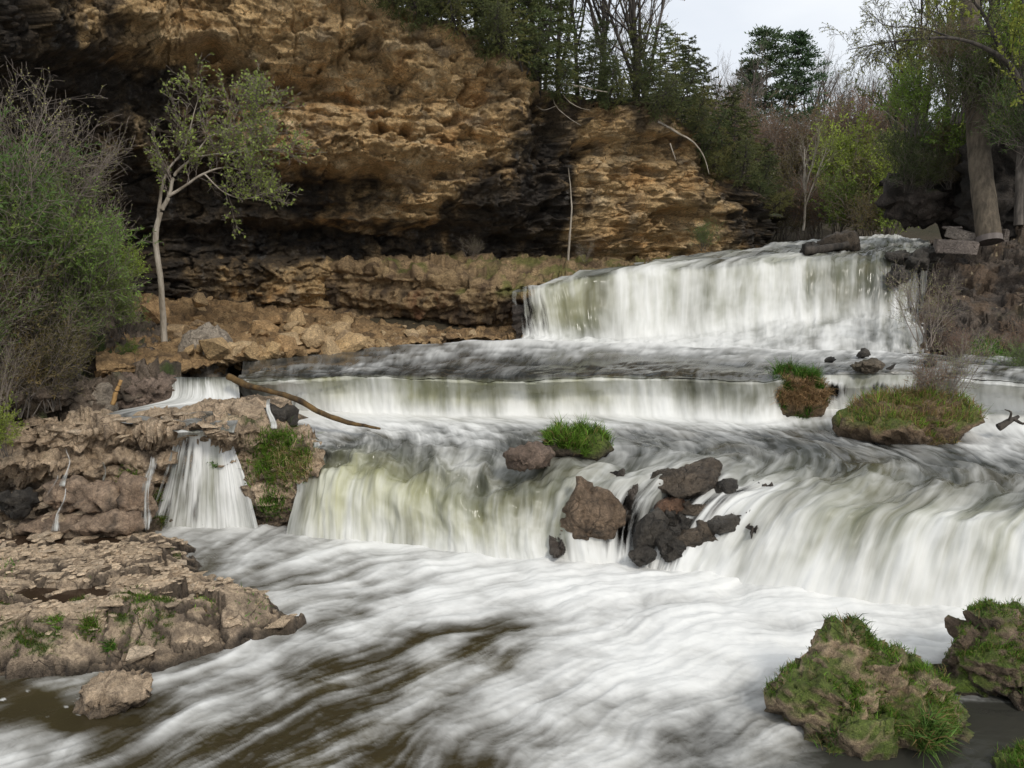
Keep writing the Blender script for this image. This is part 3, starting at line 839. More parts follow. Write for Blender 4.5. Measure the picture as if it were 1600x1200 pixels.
S = [  # dark weathering and seep stains, with shade of the left overhang and recesses painted in, by eye from the photograph
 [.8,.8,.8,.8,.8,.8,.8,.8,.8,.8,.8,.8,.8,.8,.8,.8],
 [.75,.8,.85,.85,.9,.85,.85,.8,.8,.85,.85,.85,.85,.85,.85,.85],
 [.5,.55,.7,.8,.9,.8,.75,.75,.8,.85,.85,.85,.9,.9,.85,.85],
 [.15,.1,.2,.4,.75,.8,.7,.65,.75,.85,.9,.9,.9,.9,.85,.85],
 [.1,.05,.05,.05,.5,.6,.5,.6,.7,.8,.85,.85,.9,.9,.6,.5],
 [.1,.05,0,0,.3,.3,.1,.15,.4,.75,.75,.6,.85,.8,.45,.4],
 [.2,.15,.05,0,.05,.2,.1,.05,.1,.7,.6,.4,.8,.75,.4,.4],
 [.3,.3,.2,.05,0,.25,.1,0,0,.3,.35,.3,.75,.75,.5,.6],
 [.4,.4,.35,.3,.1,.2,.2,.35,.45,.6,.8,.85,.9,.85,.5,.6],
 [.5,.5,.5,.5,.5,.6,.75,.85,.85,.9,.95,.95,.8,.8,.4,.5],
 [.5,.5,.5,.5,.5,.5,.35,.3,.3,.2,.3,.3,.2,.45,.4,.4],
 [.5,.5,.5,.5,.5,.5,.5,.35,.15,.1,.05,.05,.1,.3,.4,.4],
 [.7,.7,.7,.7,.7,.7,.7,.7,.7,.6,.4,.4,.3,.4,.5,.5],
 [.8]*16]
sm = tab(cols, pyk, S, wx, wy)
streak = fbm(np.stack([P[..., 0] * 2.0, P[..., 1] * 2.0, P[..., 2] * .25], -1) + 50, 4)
stain_shade = sstep(.32, .68, sm + .55 * fbm(P * np.array([1.3, 1.3, .8]) + 91, 5, .6) + .3 * streak)
c = mixc(c, np.array([.06, .045, .03]), stain_shade * .93)
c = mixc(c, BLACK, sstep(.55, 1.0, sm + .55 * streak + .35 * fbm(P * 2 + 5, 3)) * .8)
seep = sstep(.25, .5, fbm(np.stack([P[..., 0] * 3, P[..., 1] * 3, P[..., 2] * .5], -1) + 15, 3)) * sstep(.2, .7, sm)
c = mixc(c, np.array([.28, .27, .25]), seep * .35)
grow = np.concatenate([np.zeros(NV), np.linspace(.4, 1, NB)])[:, None] + .55 * sstep(26, 4, qy - np.concatenate([qy[NV - 1:NV]] * (NV + NB), 0)) + .25 * fbm(P * 1.5, 3)
c = mixc(c, SOIL, sstep(.4, .7, grow))
c = mixc(c, np.array([.05, .08, .02]), sstep(.62, 1, grow + .3 * fbm(P * 3 + 2, 3)) * .7)
c = c * (1 - .45 * np.pad(cm * sstep(.05, 0, g2 - g1), ((0, NB), (0, 0)), 'edge'))[..., None]
wet = sstep(.7, 1.1, sm + .4 * streak) * .45
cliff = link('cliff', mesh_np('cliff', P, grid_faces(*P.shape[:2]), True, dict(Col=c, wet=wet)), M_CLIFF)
tag(cliff, 'high tan limestone cliff with overhangs dark from stains and painted shade', 'cliff', kind='structure')
CREST = P[NV - 1].copy(); CREST_PX = pxs

# ---- generic rocky bank made from control rows
def bank(name, spec, nu, nv, colf, label, amp=.25, sc=1.0, seed=0, strat=.12, wet=0.0, kind='structure', cat=None, mat=None):
    G, tu, tv = sheet(spec if isinstance(spec, np.ndarray) else rows_from(spec), nu, nv)
    P = G.copy(); n = grid_normals(P)
    n *= np.sign(n[..., 2:3] - n[..., 1:2] + 1e-6)
    Q = P * sc + seed * 11.3
    f1, f2, cid, fc = voronoi(Q * np.array([1.1, 1.1, 1.9]) + .35 * fbm(Q * 1.6, 3)[..., None], True)
    g1, g2, gid, gc = voronoi(Q * np.array([3.2, 3.2, 5.5]) + .35 * fbm(Q * 4, 2)[..., None], True)
    cm = sstep(-.15, .25, fbm(Q * .9 + 41, 2))
    d = amp * (.55 * fbm(Q * 1.1, 5, .6) + 1.5 * fc + .6 * (cid - .5) + .65 * gc + .25 * (gid - .5) - .22 * cm * sstep(.07, 0, f2 - f1) - .06 * cm * sstep(.06, 0, g2 - g1) + .10 * fbm(Q * 8, 3))
    d = d + strat * strata(P[..., 2] + .12 * fbm(Q, 3), 0, 7.0, seed + 2, .3)
    P = P + n * d[..., None]
    c, w = colf(P, Q, f2 - f1, cid, n)
    o = link(name, mesh_np(name, P, grid_faces(*P.shape[:2], flip=True), True, dict(Col=c, wet=np.clip(w + wet, 0, 1))), mat or M_ROCK)
    return tag(o, label, cat, kind=kind), P, n
def col_rock(a, b, dark, darkw=.5, moss=0.0, wetz=None, mosscol=(.05, .085, .015)):
    def f(P, Q, crack, cid, n):
        c = mixc(np.broadcast_to(np.array(a), P.shape) * 1.0, b, np.clip(.5 + .8 * fbm(Q * 1.4 + 3, 4) + .5 * (cid - .5), 0, 1))
        c = mixc(c, dark, sstep(.0, .5, fbm(Q * 1.7 + 33, 5) + darkw - .5) * .85)
        c = mixc(c, np.array(dark) * .6, sstep(.06, .0, crack) * .35)
        w = np.zeros(P.shape[:2])
        if wetz is not None:
            t = sstep(wetz + .22, wetz, P[..., 2] + .15 * fbm(Q * 3, 3))
            c = c * (1 - .62 * t)[..., None]; w = w + .75 * t
        if moss:
            m = sstep(.55, .85, moss + .5 * fbm(Q * 1.8 + 70, 4) + .25 * n[..., 2])
            c = mixc(c, mosscol, m * .9)
        return c, w
    return f
BR = ((.36,.265,.175),(.49,.375,.26),(.085,.063,.045))

# talus slope under the cliff
T_, TP, TN = bank('rubble_slope', [
 ([150,240,330,420,510,600,690,770,850],[600,592,580,572,562,553,543,537,532],('z',2.15)),
 ([150,240,330,420,510,600,690,770,850],[578,570,562,556,548,541,532,527,524],('z',[2.5,2.5,2.5,2.5,2.48,2.45,2.42,2.4,2.35])),
 ([150,240,330,420,510,600,690,770,850],[520,522,518,518,520,522,520,517,515],('Y',[19,20,20.5,21,21.6,22.4,23.2,24,24.5])),
 ([150,240,330,420,510,600,690,770,850],[470,472,480,484,490,500,506,506,505],('Y',[22.5,23.4,24.2,24.9,25.5,26,26.4,26.6,26.9])),
 ([150,240,330,420,510,600,690,770,850],[455,455,462,468,475,488,497,498,498],('Y',[25,26,27,27,28,28.5,29,29,29])),
], 260, 34, col_rock((.26,.16,.075),(.36,.24,.12),(.085,.055,.03),.55), 'sandy brown rubble slope at the foot of the cliff', amp=.16, sc=1.3, seed=1)

# lower wall and bench left of the upper falls
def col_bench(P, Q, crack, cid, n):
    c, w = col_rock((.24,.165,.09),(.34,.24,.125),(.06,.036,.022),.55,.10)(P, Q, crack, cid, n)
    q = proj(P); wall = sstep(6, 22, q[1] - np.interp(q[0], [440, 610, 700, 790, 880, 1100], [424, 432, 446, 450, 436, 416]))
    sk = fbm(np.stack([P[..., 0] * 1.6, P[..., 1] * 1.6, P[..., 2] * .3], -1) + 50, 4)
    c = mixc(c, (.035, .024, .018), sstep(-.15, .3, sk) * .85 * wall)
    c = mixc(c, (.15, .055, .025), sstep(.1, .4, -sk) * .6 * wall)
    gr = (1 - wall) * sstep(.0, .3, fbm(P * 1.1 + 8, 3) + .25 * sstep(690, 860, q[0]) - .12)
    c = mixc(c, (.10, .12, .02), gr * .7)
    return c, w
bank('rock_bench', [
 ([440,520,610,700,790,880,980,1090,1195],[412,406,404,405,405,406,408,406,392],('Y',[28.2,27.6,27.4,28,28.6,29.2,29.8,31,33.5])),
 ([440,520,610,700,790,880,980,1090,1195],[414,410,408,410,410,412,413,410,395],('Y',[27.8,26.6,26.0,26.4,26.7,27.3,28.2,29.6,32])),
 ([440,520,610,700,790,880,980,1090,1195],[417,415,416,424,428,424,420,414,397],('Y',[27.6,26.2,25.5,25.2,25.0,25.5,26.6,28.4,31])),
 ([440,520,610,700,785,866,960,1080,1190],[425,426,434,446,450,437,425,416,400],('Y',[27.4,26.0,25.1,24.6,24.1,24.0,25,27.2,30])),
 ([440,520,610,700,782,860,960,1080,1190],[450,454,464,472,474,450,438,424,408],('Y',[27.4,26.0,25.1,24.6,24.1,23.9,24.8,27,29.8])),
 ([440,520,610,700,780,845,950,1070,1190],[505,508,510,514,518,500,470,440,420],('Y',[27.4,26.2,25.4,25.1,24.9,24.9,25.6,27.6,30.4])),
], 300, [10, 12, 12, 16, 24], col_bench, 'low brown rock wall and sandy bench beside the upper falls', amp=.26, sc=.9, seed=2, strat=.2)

# wet rock that the falls run over
WETROCK = col_rock((.055,.046,.040),(.105,.085,.068),(.018,.016,.015), .5)
bank('wet_rock_bed', MAIN_ROWS[8:12, 6:11] + np.array([0, .28, -.24]), 220, [18, 18, 18], WETROCK, 'broken black rock bed under the narrow midstream chute', amp=.34, sc=1.9, seed=8, strat=.2, wet=.6)
bank('wet_rock_wall', UPPER_ROWS[2:7] + np.array([0, .55, -.40]), 170, 16, WETROCK, 'black rock wall behind the upper waterfall curtain', amp=.24, sc=1.1, seed=9, strat=.2, wet=.5)
# left bank
bank('left_bank', [
 ([-260,-120,0,90,150,200,240,290],[690,672,660,652,648,642,634,618],('z',[1.7]*6+[1.75,1.85])),
 ([-260,-120,0,90,150,200,240,285],[640,630,625,618,604,600,592,590],('z',[2.3,2.3,2.3,2.2,2.25,2.25,2.3,2.3])),
 ([-260,-120,0,90,150,200,240,280],[600,590,585,585,580,575,575,580],('Y',[12.5,14,15,15.8,16.5,16.9,17.2,17.3])),
 ([-260,-120,0,90,150,200,240,275],[450,480,500,520,530,545,558,570],('Y',[13.5,15,16.3,17.3,18,18.2,18.2,18.2])),
 ([-260,-120,0,90,150,200,240,270],[330,380,430,460,480,495,520,545],('Y',[16,17,18.5,19.5,20.3,20.5,20.3,20])),
 ([-260,-120,0,90,150,200,240,270],[230,300,380,430,455,465,485,510],('Y',[19,20,21.5,22.5,23,23.2,23,22.5])),
], 170, 22, col_rock((.13,.10,.075),(.20,.155,.115),(.035,.028,.02),.55,.30), 'shaded rocky left bank under the shrubs', amp=.3, sc=1.0, seed=3, strat=.15)

# left rock ledge with the trickles
LEDGE, LP_, LN_ = bank('left_rock_ledge', [
 ([-40,40,110,170,230,280,330,372],[660,656,655,654,655,658,664,672],('z',[1.72,1.72,1.74,1.76,1.76,1.75,1.72,1.70])),
 ([-40,40,110,170,230,280,330,372],[680,676,676,675,676,676,678,682],('z',1.73)),
 ([-40,40,105,165,225,270,325,372],[700,700,698,700,704,696,690,694],('Y',[13.5,13.7,13.9,14.05,14.1,14.2,14.28,14.32])),
 ([-40,30,95,160,222,262,322,374],[716,722,722,720,730,715,706,710],('Y',[13.2,13.3,13.55,13.75,13.85,14.05,14.18,14.22])),
 ([-40,30,95,160,222,258,320,376],[745,752,760,765,768,760,758,760],('Y',[14.2,14.3,13.8,13.7,13.8,14.0,14.1,14.1])),
 ([-40,30,95,160,222,258,320,380],[790,795,800,800,800,800,800,800],('Y',[14.0,13.8,13.5,13.5,13.7,13.9,14.0,14.0])),
 ([-40,30,95,160,222,258,320,385],[845,845,845,846,846,846,846,846],('Y',[13.0,12.9,12.9,13.0,13.3,13.6,13.7,13.8])),
], 300, [18, 26, 22, 28, 28, 26], col_rock(*BR, .50, .16, wetz=.55), 'weathered brown rock ledge with water trickling down its face', amp=.2, sc=1.5, seed=4, strat=.12)

# ledge between side falls and lower falls (with grass)
bank('grassy_rock_ledge', [
 ([335,370,410,450,480,500],[660,655,652,655,668,690],('z',[1.78,1.80,1.78,1.70,1.55,1.4])),
 ([338,370,410,450,484,506],[682,676,672,676,690,702],('z',[1.72,1.72,1.68,1.6,1.42,1.32])),
 ([345,372,410,450,486,508],[705,704,705,708,712,718],('Y',[14.2,14.15,14.05,13.95,13.85,13.75])),
 ([362,380,410,450,482,500],[745,742,742,744,742,742],('Y',[14.1,13.95,13.85,13.75,13.7,13.7])),
 ([385,395,415,448,470,480],[795,795,795,795,790,785],('Y',[13.95,13.8,13.72,13.7,13.75,13.9])),
 ([400,408,420,445,460,470],[850,850,850,850,850,850],('Y',[13.8,13.75,13.7,13.7,13.75,13.9])),
], 130, 26, col_rock(*BR, .45, .30, wetz=.3), 'brown rock ledge topped with grass between two lower falls', amp=.16, sc=1.8, seed=5)

# right bank below the sawn trunk
def col_litter(P, Q, crack, cid, n):
    c, w = col_rock((.075,.062,.052),(.13,.10,.075),(.028,.025,.024),.5,.2,mosscol=(.055,.085,.018))(P, Q, crack, cid, n)
    lit = sstep(.05, .35, fbm(P * 1.2 + 8, 4) + .35 * (n[..., 2] - .4))
    c = mixc(c, (.12, .075, .042), lit * .55)
    v1, v2, vid = voronoi(P * 7)
    c = mixc(c, np.stack([.35 + .2 * vid, .24 + .2 * vid, .12 + .16 * vid], -1), sstep(.30, .2, v1) * (vid > .72) * lit)
    return c, w
bank('right_bank', [
 ([1452.0, 1480.0, 1520.0, 1570.0, 1640.0, 1760.0, 2020.0],[372.0, 368.0, 368.0, 362.0, 350.0, 330.0, 310.0],('Y',[29.0, 29.0, 29.0, 28.0, 27.0, 25.0, 22.5])),
 ([1460.0, 1485.0, 1520.0, 1570.0, 1640.0, 1760.0, 2020.0],[392.0, 392.0, 396.0, 396.0, 390.0, 380.0, 370.0],('Y',[26.0, 26.0, 25.6, 25.0, 24.0, 22.0, 19.5])),
 ([1458.0, 1485.0, 1520.0, 1570.0, 1640.0, 1760.0, 2020.0],[425.0, 425.0, 425.0, 425.0, 425.0, 425.0, 425.0],('Y',[24.6, 24.3, 24.0, 23.6, 22.6, 20.5, 18.0])),
 ([1444.0, 1475.0, 1520.0, 1570.0, 1640.0, 1760.0, 2020.0],[478.0, 478.0, 476.0, 474.0, 476.0, 480.0, 484.0],('Y',[23.6, 23.2, 22.9, 22.6, 21.6, 19.5, 17.0])),
 ([1436.0, 1475.0, 1520.0, 1570.0, 1640.0, 1760.0, 2020.0],[492.0, 492.0, 490.0, 488.0, 492.0, 500.0, 508.0],('Y',[22.6, 22.2, 21.9, 21.5, 20.6, 18.5, 16.0])),
 ([1440.0, 1480.0, 1520.0, 1570.0, 1640.0, 1760.0, 2020.0],[545.0, 546.0, 546.0, 546.0, 550.0, 560.0, 570.0],('Y',[20.8, 20.5, 20.3, 20.0, 19.0, 17.4, 14.899999999999999])),
 ([1430.0, 1480.0, 1520.0, 1570.0, 1640.0, 1760.0, 2020.0],[562.0, 566.0, 572.0, 580.0, 590.0, 600.0, 610.0],('z',[2.2, 2.25, 2.2, 2.1, 2.0, 2.0, 2.0])),
], 225, 28, col_litter, 'dark layered right bank strewn with leaf litter', amp=.24, sc=1.0, seed=6, strat=.42, wet=.15)

# ---- foreground rock shelf (height field over its plan outline)
poly_px = [(285,838),(310,850),(326,878),(318,905),(380,928),(440,945),(488,966),(470,984),(390,1004),(300,1030),(250,1052),(120,1056),(-60,1066),(-260,1080),(-330,1000),(-330,828),(-60,824),(120,822),(230,826)]
poly = PZ(np.array([p[0] for p in poly_px]), np.array([p[1] for p in poly_px]), np.full(len(poly_px), .02))[:, :2]
def poly_dist(x, y, poly):
    d = np.full(x.shape, 1e9); ins = np.zeros(x.shape, bool)
    for a, b in zip(poly, np.roll(poly, -1, 0)):
        e = b - a; t = np.clip(((x - a[0]) * e[0] + (y - a[1]) * e[1]) / (e @ e), 0, 1)
        d = np.minimum(d, np.hypot(x - a[0] - t * e[0], y - a[1] - t * e[1]))
        cond = ((a[1] > y) != (b[1] > y)) & (x < (b[0] - a[0]) * (y - a[1]) / (b[1] - a[1] + 1e-12) + a[0])
        ins ^= cond
    return np.where(ins, d, -d)
poolA, poolB = PZ(95, 928, .42)[:2], PZ(60, 842, .24)[:2]
def shelf_z(x, y):
    P = np.stack([x, y, 0 * x], -1)
    d = poly_dist(x + .14 * fbm(P * 2.2, 3), y + .14 * fbm(P * 2.2 + 9, 3), poly)
    zt = np.interp(y, [8.6, 9.3, 10.5, 12.6], [.58, .58, .44, .26]) * np.interp(x, [-8, -3.6, -2.5], [1, 1, .62])
    z = -.45 + (zt + .45) * (.55 * sstep(-.10, .10, d) + .45 * sstep(.0, .62, d)) + .10 * sstep(.15, .7, d) * fbm(P * .9 + 4, 2)
    da = np.hypot((x - poolA[0]) / 1.05, (y - poolA[1]) / .42) + .35 * fbm(P * 2 + 20, 3)
    db = np.hypot((x - poolB[0]) / 1.9, (y - poolB[1]) / .32) + .35 * fbm(P * 2 + 60, 3)
    z = z - .17 * sstep(1.15, .7, da) - .17 * sstep(1.15, .7, db)
    return z, d
nxs, nys = 420, 290
sx, sy = np.meshgrid(np.linspace(-8.6, -2.1, nxs), np.linspace(8.2, 13.6, nys))
sz, sd = shelf_z(sx, sy)
Q = np.stack([sx, sy, sz], -1)
f1, f2, cid, fc = voronoi(np.stack([sx * 1.5, sy * 2.3, 0 * sx], -1) + .8 * np.stack([fbm(Q * 1.6 + 7 * k_, 4) for k_ in range(3)], -1), True)
g1, g2, gid, gc = voronoi(np.stack([sx * 6, sy * 8, sz * 8], -1) + .3 * fbm(Q * 6, 2)[..., None], True)
sz = sz + sstep(-.1, .15, sd) * (.10 * (cid - .5) + .16 * fc + .03 * gc - .05 * sstep(.08, .01, f2 - f1) + .03 * (gid - .5)) + .07 * fbm(Q * 2.2, 5, .55)
P = np.stack([sx, sy, sz], -1)
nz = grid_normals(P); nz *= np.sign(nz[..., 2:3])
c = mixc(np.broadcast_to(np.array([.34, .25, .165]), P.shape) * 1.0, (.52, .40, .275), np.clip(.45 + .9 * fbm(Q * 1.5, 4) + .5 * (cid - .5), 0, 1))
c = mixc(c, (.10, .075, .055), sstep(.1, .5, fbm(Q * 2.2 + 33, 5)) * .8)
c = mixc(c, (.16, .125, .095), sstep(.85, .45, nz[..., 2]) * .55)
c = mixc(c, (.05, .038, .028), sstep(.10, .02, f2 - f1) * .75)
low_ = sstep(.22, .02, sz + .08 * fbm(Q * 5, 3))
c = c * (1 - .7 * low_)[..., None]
gr = sstep(.35, .5, fbm(Q * 1.6 + 71, 4) + .35 * sstep(10.6, 9.4, sy) + .15 * sstep(.12, .02, f2 - f1) - .05) * sstep(.12, .25, sz) * sstep(.55, .8, nz[..., 2])
c = mixc(c, (.045, .085, .012), gr * .85)
wetS = low_ * .7
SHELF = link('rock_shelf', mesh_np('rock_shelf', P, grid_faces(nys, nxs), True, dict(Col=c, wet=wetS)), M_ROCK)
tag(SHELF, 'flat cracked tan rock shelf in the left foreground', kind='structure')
SHELF_P, SHELF_GR, SHELF_N = P, gr, nz
def puddle(ctr, rx, ry, z, label):
    a = np.linspace(0, 2 * np.pi, 40, endpoint=False)
    r = 1 + .15 * np.sin(3 * a + 1) + .1 * np.sin(5 * a)
    V = np.concatenate([[[ctr[0], ctr[1], z]], np.stack([ctr[0] + rx * r * np.cos(a), ctr[1] + ry * r * np.sin(a), 0 * a + z], -1)])
    F = np.array([[0, 1 + i, 1 + (i + 1) % 40] for i in range(40)])
    at = dict(foam=np.zeros(41), thin=np.zeros(41), Col=np.tile([.035, .022, .014], (41, 1)), fs=V[:, 0] * .6, ft=V[:, 1] * .6)
    tag(link('puddle', mesh_np('puddle', V, F, True, at), M_WATER_OPAQUE), label, kind='structure')
puddle(poolA, 1.5, .62, .345, 'brown puddle in a hollow of the rock shelf')
puddle(poolB, 1.75, .42, .165, 'long dark puddle behind the rock shelf')

# ---- river bed and far ground, one sheet to the horizon
yg = np.concatenate([np.linspace(-4, 33, 40), np.linspace(34, 90, 60), np.geomspace(92, 900, 24)])
xg = np.concatenate([-np.geomspace(40, 900, 18)[::-1], np.linspace(-38, 58, 90), np.geomspace(60, 900, 18)])
gx_, gy_ = np.meshgrid(xg, yg)
def ground_z(x, y):
    bed = np.interp(y, [0, 14.3, 15.2, 16, 17, 22, 25, 29, 36, 44], [-1, -1, .3, .8, 1.5, 1.6, 2.6, 3.4, 4.8, 5.4])
    axis = .40 * y
    far = 5.2 + 10 * sstep(44, 80, y) + .035 * np.clip(y - 80, 0, 900)
    side_r = sstep(3.0, 16, x - axis - .05 * y) * 9
    side_l = sstep(1.5, 10, axis - x - .04 * y) * 3
    z = np.where(y < 36, bed, far * sstep(36, 48, y) + bed * (1 - sstep(36, 48, y)))
    z = z + (side_l * sstep(33, 40, y) + side_r * sstep(24, 34, y)) * sstep(24, 40, y)
    z = z + sstep(9, 15, x - .62 * y + 2) * 7 * sstep(16, 24, y)
    return z + .5 * fbm(np.stack([x, y, 0 * x], -1) * .12, 4) * sstep(30, 50, y)
gz_ = ground_z(gx_, gy_)
Pg = np.stack([gx_, gy_, gz_], -1)
cg = mixc(np.broadcast_to(np.array([.07, .055, .032]), Pg.shape) * 1.0, (.05, .045, .022), sstep(-.1, .3, fbm(Pg * .15, 4)))
tag(link('ground', mesh_np('ground', Pg, grid_faces(*Pg.shape[:2]), True, dict(Col=cg, wet=0 * gx_)), M_ROCK), 'leaf-littered ground and river bed', kind='structure')

# ================================================================== ROCKS
_ico = {}
def ico(sub):
    if sub not in _ico:
        bm = bmesh.new(); bmesh.ops.create_icosphere(bm, subdivisions=sub, radius=1)
        V = np.array([v.co[:] for v in bm.verts]); F = np.array([[v.index for v in f.verts] for f in bm.faces]); bm.free()
        _ico[sub] = (V, F)
    return _ico[sub]
def vnormals(V, F):
    fn = np.cross(V[F[:, 1]] - V[F[:, 0]], V[F[:, 2]] - V[F[:, 0]])
    n = np.zeros_like(V)
    for k in range(3): np.add.at(n, F[:, k], fn)
    return n / (np.linalg.norm(n, axis=1)[:, None] + 1e-12)
def rock_shape(lobes, sub, seed, amp, sc, strat=.0, facet=1.0, k=22.0, ang=.8):
    D, F = ico(sub)
    D = D + .10 * np.stack([fbm(D * 1.3 + seed * 3.1 + 10 * i, 2) for i in range(3)], -1)
    D = D / np.linalg.norm(D, axis=1)[:, None]
    acc = np.zeros(len(D))
    rgp = np.random.RandomState(seed * 13 + 1)
    for o, a in lobes:                          # each lobe: an angular block whose corners are partly worn round
        o, a = np.array(o, float), np.array(a, float)
        d, c = D / a, o / a
        A = (d * d).sum(1); B = (d * c).sum(1); Cc = (c * c).sum() - 1
        disc = B * B - A * Cc
        te = np.where(disc > 0, (B + np.sqrt(np.clip(disc, 0, None))) / A, 0)
        nn = rgp.normal(0, 1, (17, 3)); nn /= np.linalg.norm(nn, axis=1)[:, None]
        hh = rgp.uniform(.62, .95, 17)
        nd = d @ nn.T; num = hh + nn @ c
        tx = np.where(nd > 1e-4, num / np.where(nd > 1e-4, nd, 1), 1e9).min(1)
        ti = np.where(nd < -1e-4, num / np.where(nd < -1e-4, nd, -1), -1e9).max(1)
        tp = np.where((ti <= tx) & (tx > 0), np.minimum(tx, te * 1.35), 0)
        t = ang * tp + (1 - ang) * te
        acc += np.exp(k * np.clip(t, 0, 6))
    r = np.log(acc - len(lobes) + 1.0001) / k
    V = D * r[:, None]
    n = vnormals(V, F)
    Q = V * sc + seed * 7.7
    f1, f2, cid, fc = voronoi(Q * np.array([1.2, 1.2, 1.8]) + .25 * fbm(Q * 1.5, 2)[..., None], True)
    g1, g2, gid, gc = voronoi(Q * np.array([3.4, 3.4, 4.6]) + .25 * fbm(Q * 4, 2)[..., None], True)
    q1, q2, qid, qc = voronoi(Q * np.array([8, 8, 11]) + .25 * fbm(Q * 9, 2)[..., None], True)
    d = amp * (.45 * fbm(Q * .9, 5, .6) + facet * (1.5 * fc + .45 * (cid - .5) + .6 * gc + .2 * (gid - .5) + .22 * qc) - .15 * sstep(.05, 0, f2 - f1) + .2 * fbm(Q * 6, 4, .6))
    if strat: d = d + strat * strata(V[:, 2] + .1 * fbm(Q, 2), 0, 9.0, seed + 5, .35)
    V = V + n * d[:, None]
    return V, F, vnormals(V, F), Q, (f2 - f1), cid
def make_rock(name, pos, lobes, label, cat='rock', sub=5, seed=1, amp=.12, sc=1.6, strat=.05, pal=BR, darkw=.4, moss=0.0, mosscol=(.085, .125, .018), wetz=None, wet=0.0, group=None, facet=1.0, rotz=0.0, moss_low=0.0, ang=.8):
    V, F, n, Q, crack, cid = rock_shape(lobes, sub, seed, amp, sc, strat, facet, ang=ang)
    cr, sr = math.cos(rotz), math.sin(rotz)
    Rm = np.array([[cr, -sr, 0], [sr, cr, 0], [0, 0, 1]])
    V = V @ Rm.T; n = n @ Rm.T
    a, b, dark = pal
    c = mixc(np.broadcast_to(np.array(a), V.shape) * 1.0, b, np.clip(.5 + .9 * fbm(Q * 1.4 + 3, 4) + .5 * (cid - .5), 0, 1))
    c = mixc(c, dark, sstep(.0, .5, fbm(Q * 1.5 + 33, 5) + darkw - .5) * .85)
    c = mixc(c, np.array(dark) * .6, sstep(.05, .005, crack) * .5)
    w = np.full(len(V), wet)
    if wetz is not None:
        t = sstep(wetz + .16, wetz, V[:, 2] + pos[2] + .12 * fbm(Q * 2, 3))
        c = c * (1 - .6 * t)[:, None]; w = w + .7 * t
    mm = np.zeros(len(V))
    if moss:
        mm = sstep(.52, .72, moss + .55 * fbm(Q * .9 + 70, 4) + .28 * n[:, 2] + moss_low * sstep(.4, -.3, V[:, 2]))
        c = mixc(c, np.array(mosscol), mm * .92)
        c = mixc(c, np.array([.10, .075, .03]), mm * sstep(.1, .5, fbm(Q * 3 + 5, 3)) * .6)
    me = mesh_np(name, V, F, True, dict(Col=c, wet=np.clip(w, 0, 1)))
    o = link(name, me, M_ROCK, loc=tuple(pos))
    tag(o, label, cat, group)
    return o, V + np.array(pos), n, mm

def blades(name, pts, nrm, n, L, w, c0, c1, label, seed=0, lean=.35, droop=.5, cat='grass', dry=.12, drycol=(.30, .22, .09), parent=None, mask=None, kind=None):
    """grass: n bent blades rooted on the given surface points"""
    rg = np.random.RandomState(seed)
    if len(pts) == 0: return None
    p = None if mask is None else mask / mask.sum()
    i = rg.choice(len(pts), n, p=p)
    B = pts[i] + rg.normal(0, .012, (n, 3)) * np.array([1, 1, .3])
    clump = fbm(B * 4.0 + seed, 2)
    d = nrm[i] * .5 + np.array([0, 0, .8]) + rg.normal(0, lean, (n, 3)); d /= np.linalg.norm(d, axis=1)[:, None]
    ll = L * rg.uniform(.35, 1.2, n) * np.clip(.95 + 1.1 * clump, .3, 1.7)
    side = np.cross(d, rg.normal(0, 1, (n, 3))); side /= np.linalg.norm(side, axis=1)[:, None] + 1e-9
    g = np.array([0, 0, -1.0])
    out = rg.normal(0, 1, (n, 3)); out[:, 2] = 0
    p1 = B + d * (ll * .5)[:, None]
    d2 = d + droop * (g * .7 + out * .5); d2 /= np.linalg.norm(d2, axis=1)[:, None]
    p2 = p1 + d2 * (ll * .5)[:, None]
    ww = (w * rg.uniform(.6, 1.3, n))[:, None]
    V = np.stack([B - side * ww * .5, B + side * ww * .5, p1 + side * ww * .4, p1 - side * ww * .4, p2], 1)
    k = np.arange(n)[:, None] * 5
    F = np.concatenate([k + np.array([[0, 1, 2]]), k + np.array([[0, 2, 3]]), k + np.array([[3, 2, 4]])], 0)
    col = np.array(c0)[None] * (1 - rg.rand(n, 1)) + np.array(c1)[None] * rg.rand(n, 1)
    isdry = (rg.rand(n) < dry)[:, None]
    col = np.where(isdry, np.array(drycol)[None] * rg.uniform(.6, 1.2, (n, 1)), col * rg.uniform(.7, 1.3, (n, 1)))
    C = np.repeat(col[:, None], 5, 1)
    o = link(name, mesh_np(name, V.reshape(-1, 3), F, False, dict(Col=C.reshape(-1, 3))), M_GRASS, parent)
    if parent is None: tag(o, label, cat, kind=kind or 'stuff')
    return o
G0, G1 = (.06, .15, .015), (.14, .26, .035)

def lob(px_w, px_h, Y, depth=.8):
    return px_w * mpp(Y) / 2, px_w * mpp(Y) / 2 * depth, px_h * mpp(Y)

